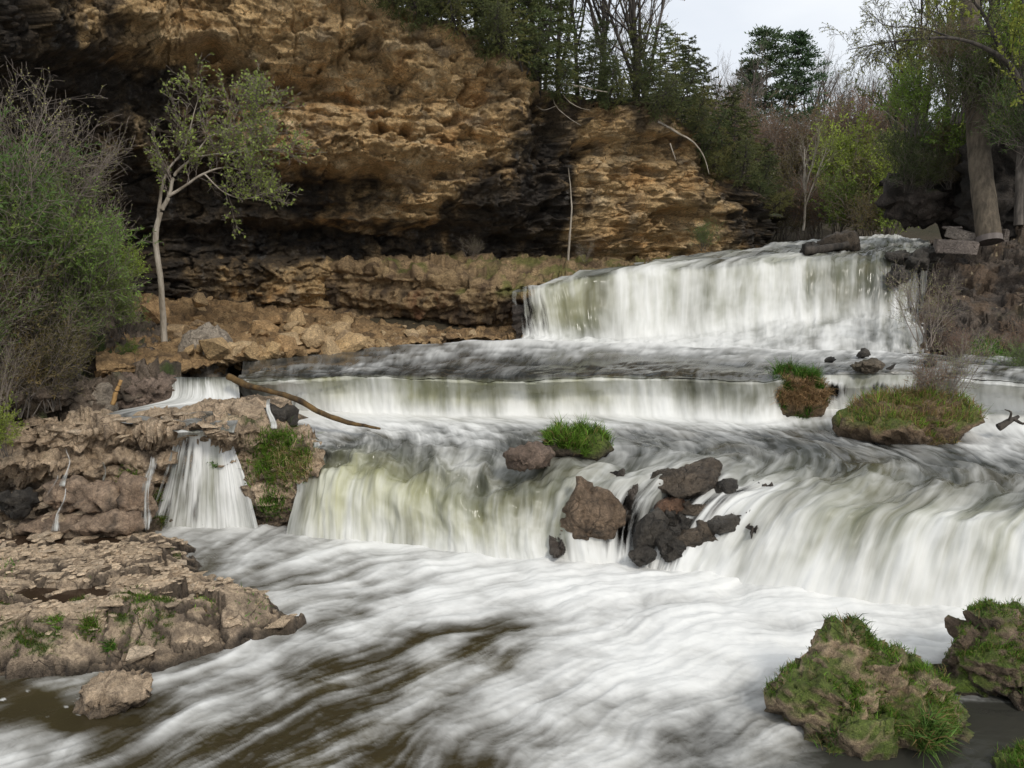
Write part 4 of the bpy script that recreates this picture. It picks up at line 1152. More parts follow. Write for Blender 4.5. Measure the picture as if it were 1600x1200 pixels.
# ---- mossy boulders in the right foreground
p = PZ(1360, 1130, 0.05)
bA, VA, NA, MA = make_rock('boulder', (p[0] + .05, p[1] + .25, 0), [((0, .1, .2), (.60, .55, .55)), ((-.28, .15, .38), (.40, .42, .46)), ((-.06, .25, .55), (.30, .32, .40)), ((-.62, -.12, .12), (.42, .44, .48)), ((.42, -.05, .10), (.48, .50, .48)), ((.72, -.05, -.02), (.38, .42, .30)), ((-.30, -.40, 0), (.34, .38, .30)), ((.30, -.35, .0), (.40, .34, .32))],
   'largest moss and grass covered boulder in the right foreground', 'boulder', 6, 11, .15, 1.7, .035, pal=((.31,.225,.14),(.46,.345,.225),(.09,.068,.045)), darkw=.42, moss=.49, moss_low=.05, wetz=.07, ang=.55)
p = PZ(1590, 1075, 0.05)
bB, VB, NB_, MB_ = make_rock('boulder', (p[0] + .1, p[1] + .25, .02), [((0, 0, .2), (.62, .55, .55)), ((-.1, .1, .40), (.46, .42, .46)), ((-.45, -.05, .15), (.40, .4, .46)), ((.35, .1, .3), (.55, .5, .50)), ((.3, -.4, 0), (.5, .4, .35))],
   'dark mossy boulder cut off by the right picture edge', 'boulder', 6, 12, .16, 1.8, .03, pal=((.16,.115,.08),(.26,.19,.13),(.035,.028,.02)), darkw=.5, moss=.46, wetz=.07, ang=.55)
p = PZ(1610, 1190, .05)
bC, VC, NC_, MC = make_rock('boulder', (p[0], p[1], -.05), [((0, 0, 0), (.36, .34, .22))], 'small green grassy rock in the lower right corner', 'boulder', 5, 13, .08, 2.2, .0, moss=.75, pal=((.12,.09,.06),(.2,.15,.1),(.04,.03,.02)))
for nm, V_, N_, M_, cnt, lab, sd, LL in [('grass', VA, NA, MA, 9000, 'short grass and moss on the largest foreground boulder', 1, .085), ('grass', VB, NB_, MB_, 6500, 'grass tufts on the dark boulder at the right edge', 2, .085), ('grass', VC, NC_, MC, 3500, 'bright grass on the small corner rock', 3, .10)]:
    wgt = M_ * sstep(.05, .2, V_[:, 2]) * (.05 + sstep(.1, .35, fbm(V_ * 2.2 + sd, 3) + .15)) + 1e-9
    blades(nm, V_, N_, cnt, LL, .007, (.06, .13, .012), (.14, .23, .03), lab, sd, .45, .7, mask=wgt, dry=.16, kind='stuff')
for px_, py_, zz, cnt, LL, lab, sd in [(1345, 985, 1.02, 160, .20, 'spiky grass tuft on top of the largest boulder', 5), (1450, 1150, .16, 700, .34, 'long bladed grass clump at the waterline of the largest boulder', 6), (1290, 1165, .12, 320, .16, 'low grass clump at the left foot of the largest boulder', 7), (1530, 975, .95, 200, .17, 'grass tuft on the crest of the edge boulder', 8)]:
    j = np.argsort(((np.stack(proj(np.concatenate([VA, VB])), -1) - np.array([px_, py_])) ** 2).sum(1))[:220]
    vv = np.concatenate([VA, VB])[j]; nn_ = np.concatenate([NA, NB_])[j]
    ok = vv[:, 1] < np.percentile(vv[:, 1], 60)
    blades('grass_tuft', vv[ok], nn_[ok], cnt, LL, .010, (.05, .12, .02), (.12, .22, .05), lab, sd, .35, .8, dry=.22)

# ---- rocks in and beside the water
WETP = ((.060,.047,.034),(.115,.088,.062),(.016,.014,.012)); DARKP = ((.036,.032,.027),(.070,.060,.048),(.012,.011,.010)); GREYP = ((.25,.21,.165),(.34,.29,.23),(.11,.09,.07))
def water_rock(px, py_bot, z, w, h, label, seed, Y=None, depth=.8, pal=BR, sub=None, amp=.10, sc=2.2, lobes=None, sink=.25, **kw):
    sub = sub or (5 if w * h > 4500 else 4)
    p = PZ(px, py_bot, z) if Y is None else PY(px, py_bot, Y)
    m = mpp(np.hypot(p[1], 5 - p[2]))
    a, hh = w * m / 2, h * m
    lobes = lobes or [((0, 0, hh * .30), (a, a * depth, hh * .70)), ((a * .35, .05, hh * .45), (a * .55, a * .6, hh * .48)), ((-a * .4, 0, hh * .3), (a * .55, a * .6, hh * .5))]
    return make_rock('rock', (p[0], p[1] + a * depth * .7, p[2] - sink * hh * .3), lobes, label, 'rock', sub, seed, amp, sc, pal=pal, **kw)
water_rock(155, 1116, 0, 108, 42, 'lone brown rock in the calm brown water at lower left', 21, amp=.07, sc=3, darkw=.4, wetz=.05, strat=.10)
FL = dict(strat=.0, amp=.045, ang=1.0, sc=2.0, facet=.9)
water_rock(925, 830, .55, 92, 78, 'rough reddish brown rock beside the narrow white chute', 22, Y=12.05, pal=((.13,.088,.056),(.21,.15,.10),(.04,.03,.022)), wet=.4, depth=.7, sub=5, **dict(FL, amp=.07))
for px_, py_, Y_, w_, h_, pal_, lab_, sd_ in [
 (1085, 772, 12.35, 104, 40, WETP, 'broad dark wet rock at the top of the midstream rock pile', 23), (1135, 780, 12.2, 46, 26, DARKP, 'small black rock beside the top of the midstream pile', 28),
 (1054, 800, 12.15, 52, 20, ((.11,.06,.036),(.17,.10,.062),(.03,.02,.016)), 'small reddish wet rock in the midstream pile', 27), (1098, 806, 12.05, 60, 18, WETP, 'flat tilted slab across the middle of the midstream pile', 25),
 (1018, 846, 11.95, 48, 44, DARKP, 'glossy black block between two strands of the chute', 271), (1052, 862, 11.8, 60, 40, DARKP, 'largest black rock at the foot of the midstream pile', 24),
 (1098, 850, 11.8, 78, 36, WETP, 'sloping wet rock at the outer foot of the midstream pile', 272), (1064, 828, 12.0, 66, 24, DARKP, 'dark wedge under the reddish midstream rock', 273),
 (1138, 832, 11.75, 66, 22, DARKP, 'low wet rock at the outer side of the midstream pile', 26), (1004, 880, 11.7, 34, 24, DARKP, 'small black rock lowest in the chute', 274)]:
    water_rock(px_, py_, 0, w_, h_, lab_, sd_, Y=Y_, pal=pal_, wet=.8, sub=5 if w_ > 58 else 4, **FL)
water_rock(830, 728, 1.35, 85, 32, 'low brown rock under the small grass island', 28, pal=((.14,.10,.075),(.22,.16,.12),(.04,.03,.025)), wet=.3, depth=.5)
I3 = water_rock(905, 712, 1.37, 110, 36, 'small rock island carrying bright grass in the middle pool', 29, pal=WETP, depth=.45, moss=.6)
I1 = water_rock(1252, 652, 1.5, 98, 78, 'tall tussock island at the end of the middle waterfall', 30, pal=((.20,.135,.07),(.30,.20,.11),(.07,.05,.03)), moss=.35, depth=.75, amp=.08, Y=16.0, wetz=1.55)
I2 = water_rock(1440, 690, 1.42, 235, 78, 'wide low island with dry grass and a twiggy bush', 31, Y=14.3, pal=((.17,.115,.07),(.25,.175,.11),(.06,.045,.03)), moss=.4, depth=.45, amp=.10, sub=5, moss_low=.1, wetz=1.47)
water_rock(1345, 672, 1.45, 70, 32, 'small grassy hummock joined to the wide island', 32, Y=14.7, pal=((.07,.055,.04),(.12,.09,.06),(.03,.025,.02)), moss=.5)
water_rock(1322, 390, 0, 60, 30, 'dark rock on the brink of the upper falls', 33, Y=26.6, pal=WETP, wet=.5, amp=.10)
water_rock(1268, 402, 0, 30, 24, 'small black rock at the log on the brink', 34, Y=26.0, pal=DARKP, wet=.5)
water_rock(1355, 578, 2.4, 55, 12, 'flat mossy stone in the pool below the upper falls', 35, pal=((.09,.075,.05),(.14,.11,.08),(.03,.03,.02)), wet=.3, depth=.4, moss=.3)
for k_, (a_, b_, Y_, w_, h_) in enumerate([(1412, 404, 24.3, 46, 14), (1440, 414, 24.0, 40, 22), (1408, 440, 23.9, 30, 24), (1462, 400, 24.4, 40, 16)]):
    water_rock(a_, b_, 0, w_, h_, 'black ledge stone showing through the right end of the upper falls', 341 + k_, Y=Y_, pal=DARKP, wet=.6, strat=.1, group='ledge stones at the right end of the upper falls')
for k_, (a_, b_) in enumerate([(1300, 566), (1350, 560), (1395, 577), (1455, 570)]):
    water_rock(a_, b_, 2.4, 16 + 5 * (k_ % 2), 8, 'small dark stone breaking the surface near the right bank', 36 + k_, sub=3, pal=DARKP, wet=.5, group='small stones near the right bank')
# left bank rocks
water_rock(318, 574, 2.35, 88, 74, 'large smooth grey boulder at the water edge below the cliff', 41, Y=17.75, pal=GREYP, amp=.06, sc=1.2, darkw=.2, depth=.7, facet=.6, lobes=None)
water_rock(155, 642, 1.8, 44, 46, 'upright grey rock block beside the dark crevice', 42, Y=15.3, pal=GREYP, amp=.06, depth=.6)
water_rock(225, 634, 1.85, 110, 56, 'wide undercut grey brown rock beside the short white waterfall', 43, Y=15.6, pal=((.17,.125,.095),(.24,.18,.14),(.06,.045,.035)), amp=.12, depth=.6)
water_rock(255, 585, 2.2, 80, 30, 'low dark rock between the grey boulder and the bank', 44, Y=17.2, pal=((.09,.07,.055),(.14,.11,.09),(.03,.025,.02)), amp=.1)
water_rock(360, 662, 1.8, 215, 40, 'long flat brown rock slab lying under the drift log', 45, Y=14.9, pal=BR, amp=.10, depth=.28, wet=.1, sub=5)
water_rock(265, 662, 1.8, 34, 22, 'small square brown stone at the end of the flat slab', 46, Y=14.6, pal=BR, amp=.05)
water_rock(430, 668, 1.5, 66, 42, 'black wet rock step beneath the drift log', 47, Y=14.75, pal=DARKP, wet=.6, depth=.4)
# broken blocks under the left ledge
for k_, (a_, b_, w_, h_, lab) in enumerate([(95,788,60,48,'orange brown block split by a trickle under the left ledge'),(145,790,70,34,'flat brown block in the middle of the rubble under the left ledge'),(205,800,60,60,'pale brown rock beside the thin veil waterfall'),(165,836,110,34,'broad broken slab at the foot of the left ledge'),(70,838,110,30,'low flat rubble slab by the long puddle'),(20,800,60,34,'dark rock at the left picture edge under the ledge')]):
    water_rock(a_, b_, .3, w_, h_, lab, 51 + k_, Y=13.05 - .1 * (k_ % 2) - .25 * (k_ > 2), pal=((.25,.175,.12),(.36,.265,.185),(.05,.04,.032)) if k_ != 5 else DARKP, amp=.09, darkw=.5, wet=.15, depth=.6)
DT = drape_tree(('rock', 'left_rock_ledge', 'grassy_rock_ledge'))
for pxs_, pys_, w_, lab_, th_, sd_ in [
 ([104, 108, 103, 98], [698, 720, 742, 760], [6, 7, 9, 14], 'thin trickle spilling from a notch in the left ledge', .45, 11),
 ([92, 86, 80, 68], [742, 752, 770, 788], [7, 9, 12, 16], 'small trickle running left off the orange block', .5, 12),
 ([102, 98, 92, 84], [762, 785, 805, 830], [6, 8, 11, 15], 'small trickle running down the front of the orange block', .45, 13),
 ([238, 234, 231, 229], [712, 750, 790, 828], [14, 18, 20, 24], 'separate thin strand at the outer side of the veil waterfall', .5, 14),
 ([418, 421, 424, 427], [622, 640, 655, 670], [10, 11, 13, 16], 'small white spout falling beside the drift log', .2, 15),
 ([160, 163, 162, 165], [722, 740, 760, 775], [5, 5, 6, 7], 'faint drip line under the middle of the left ledge', .6, 19)]:
    trickle(pxs_, pys_, 12.0, w_, lab_, th_, sd_, tree=DT)

# grass on islands and ledges
def grass_on(rk, n, L, lab, seed, thr=.2, xs=None, lean=.4, dry=.1, w=.012, **kw):
    o, V, n_, mm = rk
    wgt = sstep(thr, thr + .3, n_[:, 2]) * (.06 + sstep(-.15, .2, fbm(V * 3.2 + seed, 3))) + 1e-9
    if xs is not None:
        q = proj(V); wgt = wgt * ((q[0] > xs[0]) & (q[0] < xs[1])) + 1e-12
    return blades('grass_clump', V, n_, n, L, w, G0, G1, lab, seed, lean, .6, mask=wgt, dry=dry, **kw)
grass_on(I3, 3600, .26, 'bright green grass clump on the small midstream island', 61)
grass_on(I1, 4200, .30, 'thick green grass cap on the tall tussock island', 62, .35, dry=.06)
blades('dry_grass', I1[1], I1[2], 2600, .35, .010, (.30,.20,.08), (.45,.33,.16), 'tan dry grass hanging down the tussock island', 63, .3, 1.6, mask=sstep(.5, -.1, I1[2][:, 2]) * (I1[2][:, 1] < 0) * (I1[1][:, 2] > 1.75) + 1e-9, dry=.5)
grass_on(I2, 2600, .22, 'patchy green grass on the wide low island', 64, .3, dry=.35)
blades('dry_grass', I2[1], I2[2], 3000, .24, .008, (.26,.18,.08), (.36,.26,.13), 'dry brown grass matting the wide low island', 65, .5, 1.0, mask=sstep(.1, .5, I2[2][:, 2]) + 1e-9, dry=.6)
j = (np.abs(LP_[..., 0]) < 0).ravel()
def near_px(V, px, py, r, ymax=None):
    q = proj(V); return np.exp(-(((q[0] - px) / r) ** 2 + ((q[1] - py) / r) ** 2) ** 2) + 1e-12
GL = bpy.data.objects['grassy_rock_ledge'].data
gv = np.empty(len(GL.vertices) * 3); GL.vertices.foreach_get('co', gv); gv = gv.reshape(-1, 3)
gn = np.tile([0, -.5, .7], (len(gv), 1))
blades('grass_clump', gv, gn, 2600, .30, .012, G0, G1, 'long drooping grass on the ledge beside the yellow-green fall', 66, .35, 1.2, mask=near_px(gv, 435, 722, 42))
blades('grass_clump', gv, gn, 700, .24, .012, G0, G1, 'small hanging grass clump low on the grassy ledge', 67, .35, 1.3, mask=near_px(gv, 425, 790, 18))
blades('dry_grass', gv, gn, 420, .42, .008, (.34,.26,.14), (.46,.36,.2), 'pale dead grass stems trailing down the grassy ledge', 68, .35, 1.8, mask=near_px(gv, 455, 735, 28), dry=.6)
lv, ln = LP_.reshape(-1, 3), LN_.reshape(-1, 3)
for k_, (a_, b_, r_, lab) in enumerate([(330, 728, 9, 'tiny bright green plant behind the veil waterfall top'), (250, 775, 12, 'green moss tuft behind the veil waterfall strands'), (252, 812, 13, 'lime green grass tuft at the foot of the veil waterfall'), (200, 748, 16, 'small green plant tuft under the left ledge')]):
    blades('grass_tuft', lv, ln, 260, .13, .012, (.07,.15,.012), (.14,.26,.03), lab, 70 + k_, .5, 1.0, mask=near_px(lv, a_, b_, r_))
sv, sn = SHELF_P.reshape(-1, 3), SHELF_N.reshape(-1, 3)
q_ = proj(sv)
blades('grass', sv, sn, 7000, .055, .007, G0, (.08, .15, .02), 'short grass and moss growing in the cracks of the rock shelf', 80, .5, .6, mask=SHELF_GR.ravel() * (q_[0] > -40) + 1e-9, kind='stuff')
for k_, (a_, b_, r_, n_, L_, lab) in enumerate([(395,952,24,500,.10,'grass patch near the tip of the rock shelf'),(225,955,22,450,.10,'grass patch in the middle of the rock shelf front'),(140,985,14,320,.15,'dark green blades hanging off the rock shelf front'),(90,975,9,150,.10,'small grass tuft toward the left end of the shelf front'),(172,1012,10,170,.11,'grass tuft low on the front face of the rock shelf'),(325,945,18,300,.08,'thin grass patch between the shelf middle and its tip'),(15,890,14,160,.09,'grass tuft at the left edge of the rock shelf')]):
    blades('grass_tuft', sv, sn, n_, L_, .009, G0, G1, lab, 90 + k_, .5, .8, mask=near_px(sv, a_, b_, r_))

# ---- small stones sharing meshes
def hull_mesh(name, seed, flat=.6, n=15):
    rg = np.random.RandomState(seed)
    bm = bmesh.new()
    for q in rg.normal(0, 1, (n, 3)):
        q = q / np.linalg.norm(q) * rg.uniform(.8, 1.0)
        bm.verts.new((q[0] * .5, q[1] * .42, q[2] * .5 * flat))
    r = bmesh.ops.convex_hull(bm, input=bm.verts)
    for v in [v for v in bm.verts if not v.link_faces]: bm.verts.remove(v)
    me = bpy.data.meshes.new(name); bm.to_mesh(me); bm.free()
    return me
HULLS = [hull_mesh('rubble_stone', 100 + k, .75) for k in range(9)]
SLABS = [hull_mesh('slab_stone', 200 + k, .34, 17) for k in range(9)]
for m_ in HULLS: m_.materials.append(M_TALUS)
for m_ in SLABS: m_.materials.append(M_SLAB)
rg = np.random.RandomState(5)
TQ = TP.reshape(-1, 3); tq = proj(TQ)
dens = np.exp(-(((tq[1] - (535 - (tq[0] - 420) * .02)) / 26) ** 2)) * sstep(270, 330, tq[0]) * sstep(720, 600, tq[0]) + .25 * np.exp(-(((tq[0] - 285) / 40) ** 2 + ((tq[1] - 500) / 22) ** 2)) + .05 * sstep(260, 330, tq[0]) * sstep(790, 700, tq[0])
idx = rg.choice(len(TQ), 300, replace=False, p=dens / dens.sum())
for n_, i in enumerate(idx):
    s = float(np.clip(rg.lognormal(-1.15, .6), .10, 1.1)) * (1.0 if tq[0][i] < 560 else .62)
    o = link('rubble_stone', HULLS[rg.randint(9)], None, loc=tuple(TQ[i] + np.array([0, 0, s * .12])), rot=tuple(rg.uniform(-.5, .5, 2)) + (rg.uniform(0, 6.3),), scale=(s * rg.uniform(.8, 1.4), s, s * rg.uniform(.7, 1.1)))
    tag(o, 'tan angular limestone block in the rubble under the cliff', 'rock', 'rubble blocks under the cliff')
for a_, b_, Y_, w_, h_, sd, lab in [(240,505,21,60,44,1,'large tan block behind the pale trunk'),(312,480,22,42,26,2,'rounded tan block highest on the rubble heap'),(410,528,20.5,60,34,3,'pale tan block in the middle of the rubble heap'),(372,560,18.9,34,30,4,'squarish tan block at the waterline beside the grey boulder'),(470,535,20.5,70,26,5,'broad flat tan block lying in the rubble'),(520,540,20.6,46,22,6,'tan wedge shaped block near the end of the rubble')]:
    m_ = mpp(Y_); o = link('rubble_stone', HULLS[sd], None, loc=tuple(PY(a_, b_ - h_ * .4, Y_)), rot=(.15, -.1, sd), scale=(w_ * m_, w_ * m_ * .9, h_ * m_ * 1.5))
    tag(o, lab, 'rock')
# cracked plates of the shelf: pieces of the setting
qx_, qy_ = proj(sv)
szf = sv[:, 2]
ok = (poly_dist(sv[:, 0], sv[:, 1], poly) > .12 + .5 * (fbm(sv * 1.2, 2) > -.1) * (sv[:, 1] < 10)) & (qx_ > -30) & (szf > .14) & (sn[:, 2] > .6)
ci = np.where(ok)[0]
keep = []
cand = rg.permutation(ci)[:6000]
rad = np.clip(.075 * np.exp(rg.normal(.25, .5, len(cand))) * np.interp(sv[cand, 1], [9, 12], [1.3, 1.0]), .05, .26)
kx, ky, kr = np.zeros(300), np.zeros(300), np.zeros(300)
for i, r_ in zip(cand, rad):
    n_ = len(keep)
    if n_ and (((sv[i, 0] - kx[:n_]) ** 2 + ((sv[i, 1] - ky[:n_]) * 1.2) ** 2) < (.66 * (r_ + kr[:n_])) ** 2).any(): continue
    kx[n_], ky[n_], kr[n_] = sv[i, 0], sv[i, 1], r_
    keep.append((i, r_))
    if len(keep) >= 290: break
for i, r_ in keep:
    s = r_ * 2.1
    link('slab', SLABS[rg.randint(9)], None, SHELF, tuple(sv[i] + np.array([0, 0, -.03 * s / .3])), (rg.normal(0, .09), rg.normal(0, .09), rg.uniform(0, 6.3)), (s * rg.uniform(.9, 1.7), s * rg.uniform(.7, 1.1), s * rg.uniform(.45, .8)))
# small fragments between the plates, too many to pick apart
fr = rg.choice(ci, 1100, replace=False)
Vf, Ff, of = [], [], 0
for i in fr:
    me_ = SLABS[rg.randint(9)]
    a_ = np.array([v.co[:] for v in me_.vertices]); t_ = np.array([p.vertices[:] for p in me_.polygons])
    z_ = rg.uniform(0, 6.3); s_ = rg.uniform(.05, .15)
    a_ = a_ * np.array([1.2, 1, .8]) * s_
    a_ = a_ @ np.array([[math.cos(z_), math.sin(z_), 0], [-math.sin(z_), math.cos(z_), 0], [0, 0, 1]]) + sv[i] + np.array([0, 0, .004])
    Vf.append(a_); Ff.append(t_ + of); of += len(a_)
tag(link('slab_fragments', mesh_np('slab_fragments', np.concatenate(Vf), np.concatenate(Ff), False), M_SLAB, SHELF), kind='stuff')
# loose plates on the left ledge
ok = np.where((ln[:, 2] > .75) & (proj(lv)[0] > 20) & (proj(lv)[0] < 350) & (lv[:, 2] > 1.5))[0]
if len(ok):
    for i in rg.choice(ok, 70, replace=False):
        s = rg.uniform(.12, .42)
        link('slab', SLABS[rg.randint(9)], None, LEDGE, tuple(lv[i] + np.array([0, 0, -.01])), (rg.normal(0, .1), rg.normal(0, .1), rg.uniform(0, 6.3)), (s * 1.3, s, s * rg.uniform(.5, .9)))
ok = np.where((proj(lv)[1] > 770) & (proj(lv)[0] > 0) & (proj(lv)[0] < 230))[0]
for i in rg.choice(ok, 110, replace=False):
    s = rg.uniform(.10, .40)
    link('slab', SLABS[rg.randint(9)], None, LEDGE, tuple(lv[i] + np.array([0, -.25, .02])), (rg.normal(0, .2), rg.normal(0, .2), rg.uniform(0, 6.3)), (s * 1.3, s, s * rg.uniform(.7, 1.2)))

# ================================================================== VEGETATION
def tubes(lines, sides):
    """lines: list of (pts (n,3), radii (n,)) -> V, F, batched by point count"""
    Vs, Fs, off = [], [], 0
    by = {}
    for p, r in lines: by.setdefault(len(p), []).append((p, r))
    for n, ls in by.items():
        P = np.array([p for p, r in ls]); Rr = np.array([r for p, r in ls])
        T = np.gradient(P, axis=1); T /= np.linalg.norm(T, axis=-1)[..., None] + 1e-9
        ref = np.where(np.abs(T[..., 2:3]) > .9, np.array([1., 0, 0]), np.array([0, 0, 1.]))
        A = np.cross(T, ref); A /= np.linalg.norm(A, axis=-1)[..., None] + 1e-9
        B = np.cross(T, A)
        th = np.arange(sides) / sides * 2 * np.pi
        ring = P[:, :, None] + Rr[:, :, None, None] * (A[:, :, None] * np.cos(th)[None, None, :, None] + B[:, :, None] * np.sin(th)[None, None, :, None])
        m = len(ls)
        idx = np.arange(m * n * sides).reshape(m, n, sides) + off
        q = np.stack([idx[:, :-1], np.roll(idx, -1, 2)[:, :-1], np.roll(idx, -1, 2)[:, 1:], idx[:, 1:]], -1).reshape(-1, 4)
        Vs.append(ring.reshape(-1, 3)); Fs.append(q); off += m * n * sides
    return np.concatenate(Vs), np.concatenate(Fs)
def unit(v): return v / (np.linalg.norm(v) + 1e-9)
def perp_turn(rg, d, ang, az=None):
    a = unit(np.cross(d, np.array([.3, .5, 1.0]) if abs(d[2]) < .8 else np.array([1., .2, 0])))
    b = np.cross(d, a); z = rg.uniform(0, 2 * np.pi) if az is None else az
    return unit(d * math.cos(ang) + (a * math.cos(z) + b * math.sin(z)) * math.sin(ang))
def _at(l, i): return l[min(i, len(l) - 1)]
def grow_branch(rg, out, p0, d, L, r0, lvl, prm):
    """lvl 0 = trunk; prm: dict of lists by level: n (children), ang, ratio, wig, up, t0, seg"""
    seg = _at(prm['seg'], lvl)
    pts = [np.array(p0, float)]; d = unit(np.array(d, float))
    for i in range(seg):
        d = unit(d + rg.normal(0, _at(prm['wig'], lvl), 3) + np.array([0, 0, _at(prm['up'], lvl)]))
        pts.append(pts[-1] + d * L / seg)
    pts = np.array(pts)
    tip = prm.get('tip', .18)
    rad = r0 * np.linspace(1, tip if lvl else .3, seg + 1)
    out[min(lvl, 3)].append((pts, rad))
    if lvl + 1 < len(prm['n']) + 1 and lvl < len(prm['n']):
        n = prm['n'][lvl]
        for k in range(n):
            t = _at(prm['t0'], lvl) + (1 - _at(prm['t0'], lvl)) * (k + rg.uniform(.1, .9)) / n
            i = min(int(t * seg), seg - 1); f = t * seg - i
            q = pts[i] * (1 - f) + pts[i + 1] * f
            dd = unit(pts[i + 1] - pts[i])
            cd = perp_turn(rg, dd, _at(prm['ang'], lvl) * rg.uniform(.6, 1.3))
            cl = L * _at(prm['ratio'], lvl) * (1.15 - prm.get('taper', .6) * t) * rg.uniform(.7, 1.25)
            grow_branch(rg, out, q, cd, cl, max(rad[i] * .55, .004 * prm.get('thick', 1)), lvl + 1, prm)
def leaf_cards(rg, P, D, length, width, cols, spread=.6, droop=0.0):
    n = len(P)
    d = D + rg.normal(0, spread, (n, 3)) + np.array([0, 0, -droop]); d /= np.linalg.norm(d, axis=1)[:, None] + 1e-9
    s = np.cross(d, rg.normal(0, 1, (n, 3))); s /= np.linalg.norm(s, axis=1)[:, None] + 1e-9
    l = (length * rg.uniform(.6, 1.3, n))[:, None]; w = (width * rg.uniform(.6, 1.3, n))[:, None]
    V = np.stack([P, P + d * l * .45 + s * w * .5, P + d * l, P + d * l * .45 - s * w * .5], 1).reshape(-1, 3)
    F = np.arange(n * 4).reshape(n, 4)
    c0, c1 = np.array(cols[0]), np.array(cols[1])
    t = np.clip(.5 + .7 * fbm(P * .9 + 3, 2) + rg.normal(0, .22, n), 0, 1)[:, None]
    c = (c0 * (1 - t) + c1 * t) * rg.uniform(.75, 1.25, (n, 1)) * 1.7
    return V, F, np.repeat(c, 4, 0)
def points_on(rg, lines, n, t0=.3):
    """random points along the given branches, with the branch direction"""
    ln = np.array([np.linalg.norm(p[-1] - p[0]) for p, r in lines])
    k = rg.choice(len(lines), n, p=ln / ln.sum())
    P, D = np.empty((n, 3)), np.empty((n, 3))
    for j, i in enumerate(k):
        p = lines[i][0]; t = rg.uniform(t0, 1) * (len(p) - 1); a = min(int(t), len(p) - 2); f = t - a
        P[j] = p[a] * (1 - f) + p[a + 1] * f; D[j] = p[a + 1] - p[a]
    D /= np.linalg.norm(D, axis=1)[:, None] + 1e-9
    return P, D
class Proto:
    """the shared meshes of one plant"""
    def __init__(s, parts): s.parts = parts      # [(part name, mesh, [(sub name, mesh)])]
    def place(s, name, loc, label, cat, group=None, scale=1.0, rotz=0.0, tilt=(0, 0)):
        e = empty(name, loc, rotz, scale)
        e.rotation_euler = (tilt[0], tilt[1], rotz)
        for pn, me, subs in s.parts:
            o = link(pn, me, None, e)
            for sn, sm in subs: link(sn, sm, None, o)
        return tag(e, label, cat, group)
def tube_mesh(name, lines, sides, mat):
    V, F = tubes(lines, sides)
    me = mesh_np(name, V, F, True); me.materials.append(mat); return me
def leaf_mesh(name, V, F, C, mat):
    me = mesh_np(name, V, F, False, dict(Col=C)); me.materials.append(mat); return me

def bare_tree(seed, H, bark, twig, leaves=0, leafcol=((.10,.12,.03),(.18,.19,.05)), lsize=.05, dens=1.0, spread=.5, lean=(0, 0), thick=1.0, t0=.35, fork=0):
    rg = np.random.RandomState(seed)
    out = [[], [], [], []]
    prm = dict(n=[int(11 * dens), 5, int(5 * dens)], ang=[spread, .6, .7], ratio=[.52, .5, .48], wig=[.05, .11, .15], up=[.03, .07, .06], t0=[t0, .2, .15], seg=[10, 6, 5, 4], taper=.55, thick=thick)
    r0 = H * .016 * thick
    grow_branch(rg, out, (0, 0, -.3), (lean[0], lean[1], 1), H * .9, r0, 0, prm)
    for f in range(fork):
        p, r = out[0][0]; i = rg.randint(2, 6)
        grow_branch(rg, out, p[i], perp_turn(rg, unit(p[i + 1] - p[i]), .35), H * .65, r[i] * .8, 0, dict(prm, n=[int(7 * dens), 4, int(4 * dens)]))
    tr = tube_mesh('trunk', out[0] + out[1], 5, bark)
    fine = out[2] + out[3]
    for p, r in fine: np.maximum(r, .0035 * H / 6, out=r)
    parts = [('trunk', tr, [])]
    subs = []
    if leaves:
        P, D = points_on(rg, fine, leaves)
        subs = [('leaves', leaf_mesh('leaves', *leaf_cards(rg, P, D, lsize, lsize * .6, leafcol, .9), M_LEAF))]
    parts.append(('crown', tube_mesh('crown', fine, 3, twig), subs))
    return Proto(parts)
def cedar(seed, H, nl=7000, cols=((.030,.042,.014),(.075,.085,.030)), width=.30, base=.06, lsize=.16, thick=1.0):
    rg = np.random.RandomState(seed)
    tr = [(np.stack([.02 * H * np.sin(np.linspace(0, 3, 9) + seed), .02 * H * np.cos(np.linspace(0, 4, 9)), np.linspace(-.3, H, 9)], -1), H * .016 * thick * np.linspace(1, .1, 9))]
    br = []; sp = []
    nb = 58
    for k in range(nb):
        t = base + (1 - base) * (k / nb) ** .9
        z = t * H; az = k * 2.4 + rg.uniform(-.5, .5)
        L = H * width * (1 - t) ** .62 * rg.uniform(.55, 1.2) + .05 * H
        d = np.array([math.cos(az), math.sin(az), rg.uniform(-.1, .35)])
        n = 6; pts = [np.array([.02 * H * math.sin(t * 3 + seed), .02 * H * math.cos(t * 4), z])]
        for i in range(n - 1):
            d = unit(d + np.array([0, 0, -.08 + .05 * i]) + rg.normal(0, .07, 3)); pts.append(pts[-1] + d * L / (n - 1))
        pts = np.array(pts); br.append((pts, .006 * H * np.linspace(1, .2, n) * .8))
        for q in range(7):
            a = rg.uniform(.25, 1) * (n - 1); i = min(int(a), n - 2); p0 = pts[i] + (pts[i + 1] - pts[i]) * (a - i)
            dd = unit(pts[i + 1] - pts[i]); side = unit(np.cross(dd, [0, 0, 1])) * (1 if q % 2 else -1)
            e = unit(dd * .8 + side * rg.uniform(.3, 1) + rg.normal(0, .15, 3))
            l2 = L * rg.uniform(.2, .4)
            s = np.array([p0, p0 + e * l2 * .5, p0 + e * l2 + np.array([0, 0, -.15 * l2])])
            sp.append((s, np.array([.003, .002, .001]) * H * .4))
    P, D = points_on(rg, sp + br[-12:], nl, .05)
    return Proto([('trunk', tube_mesh('trunk', tr + br, 4, M_BARKD), []), ('crown', leaf_mesh('crown', *leaf_cards(rg, P, D, lsize, lsize * .26, cols, .5, .12), M_NEEDLE), [])])
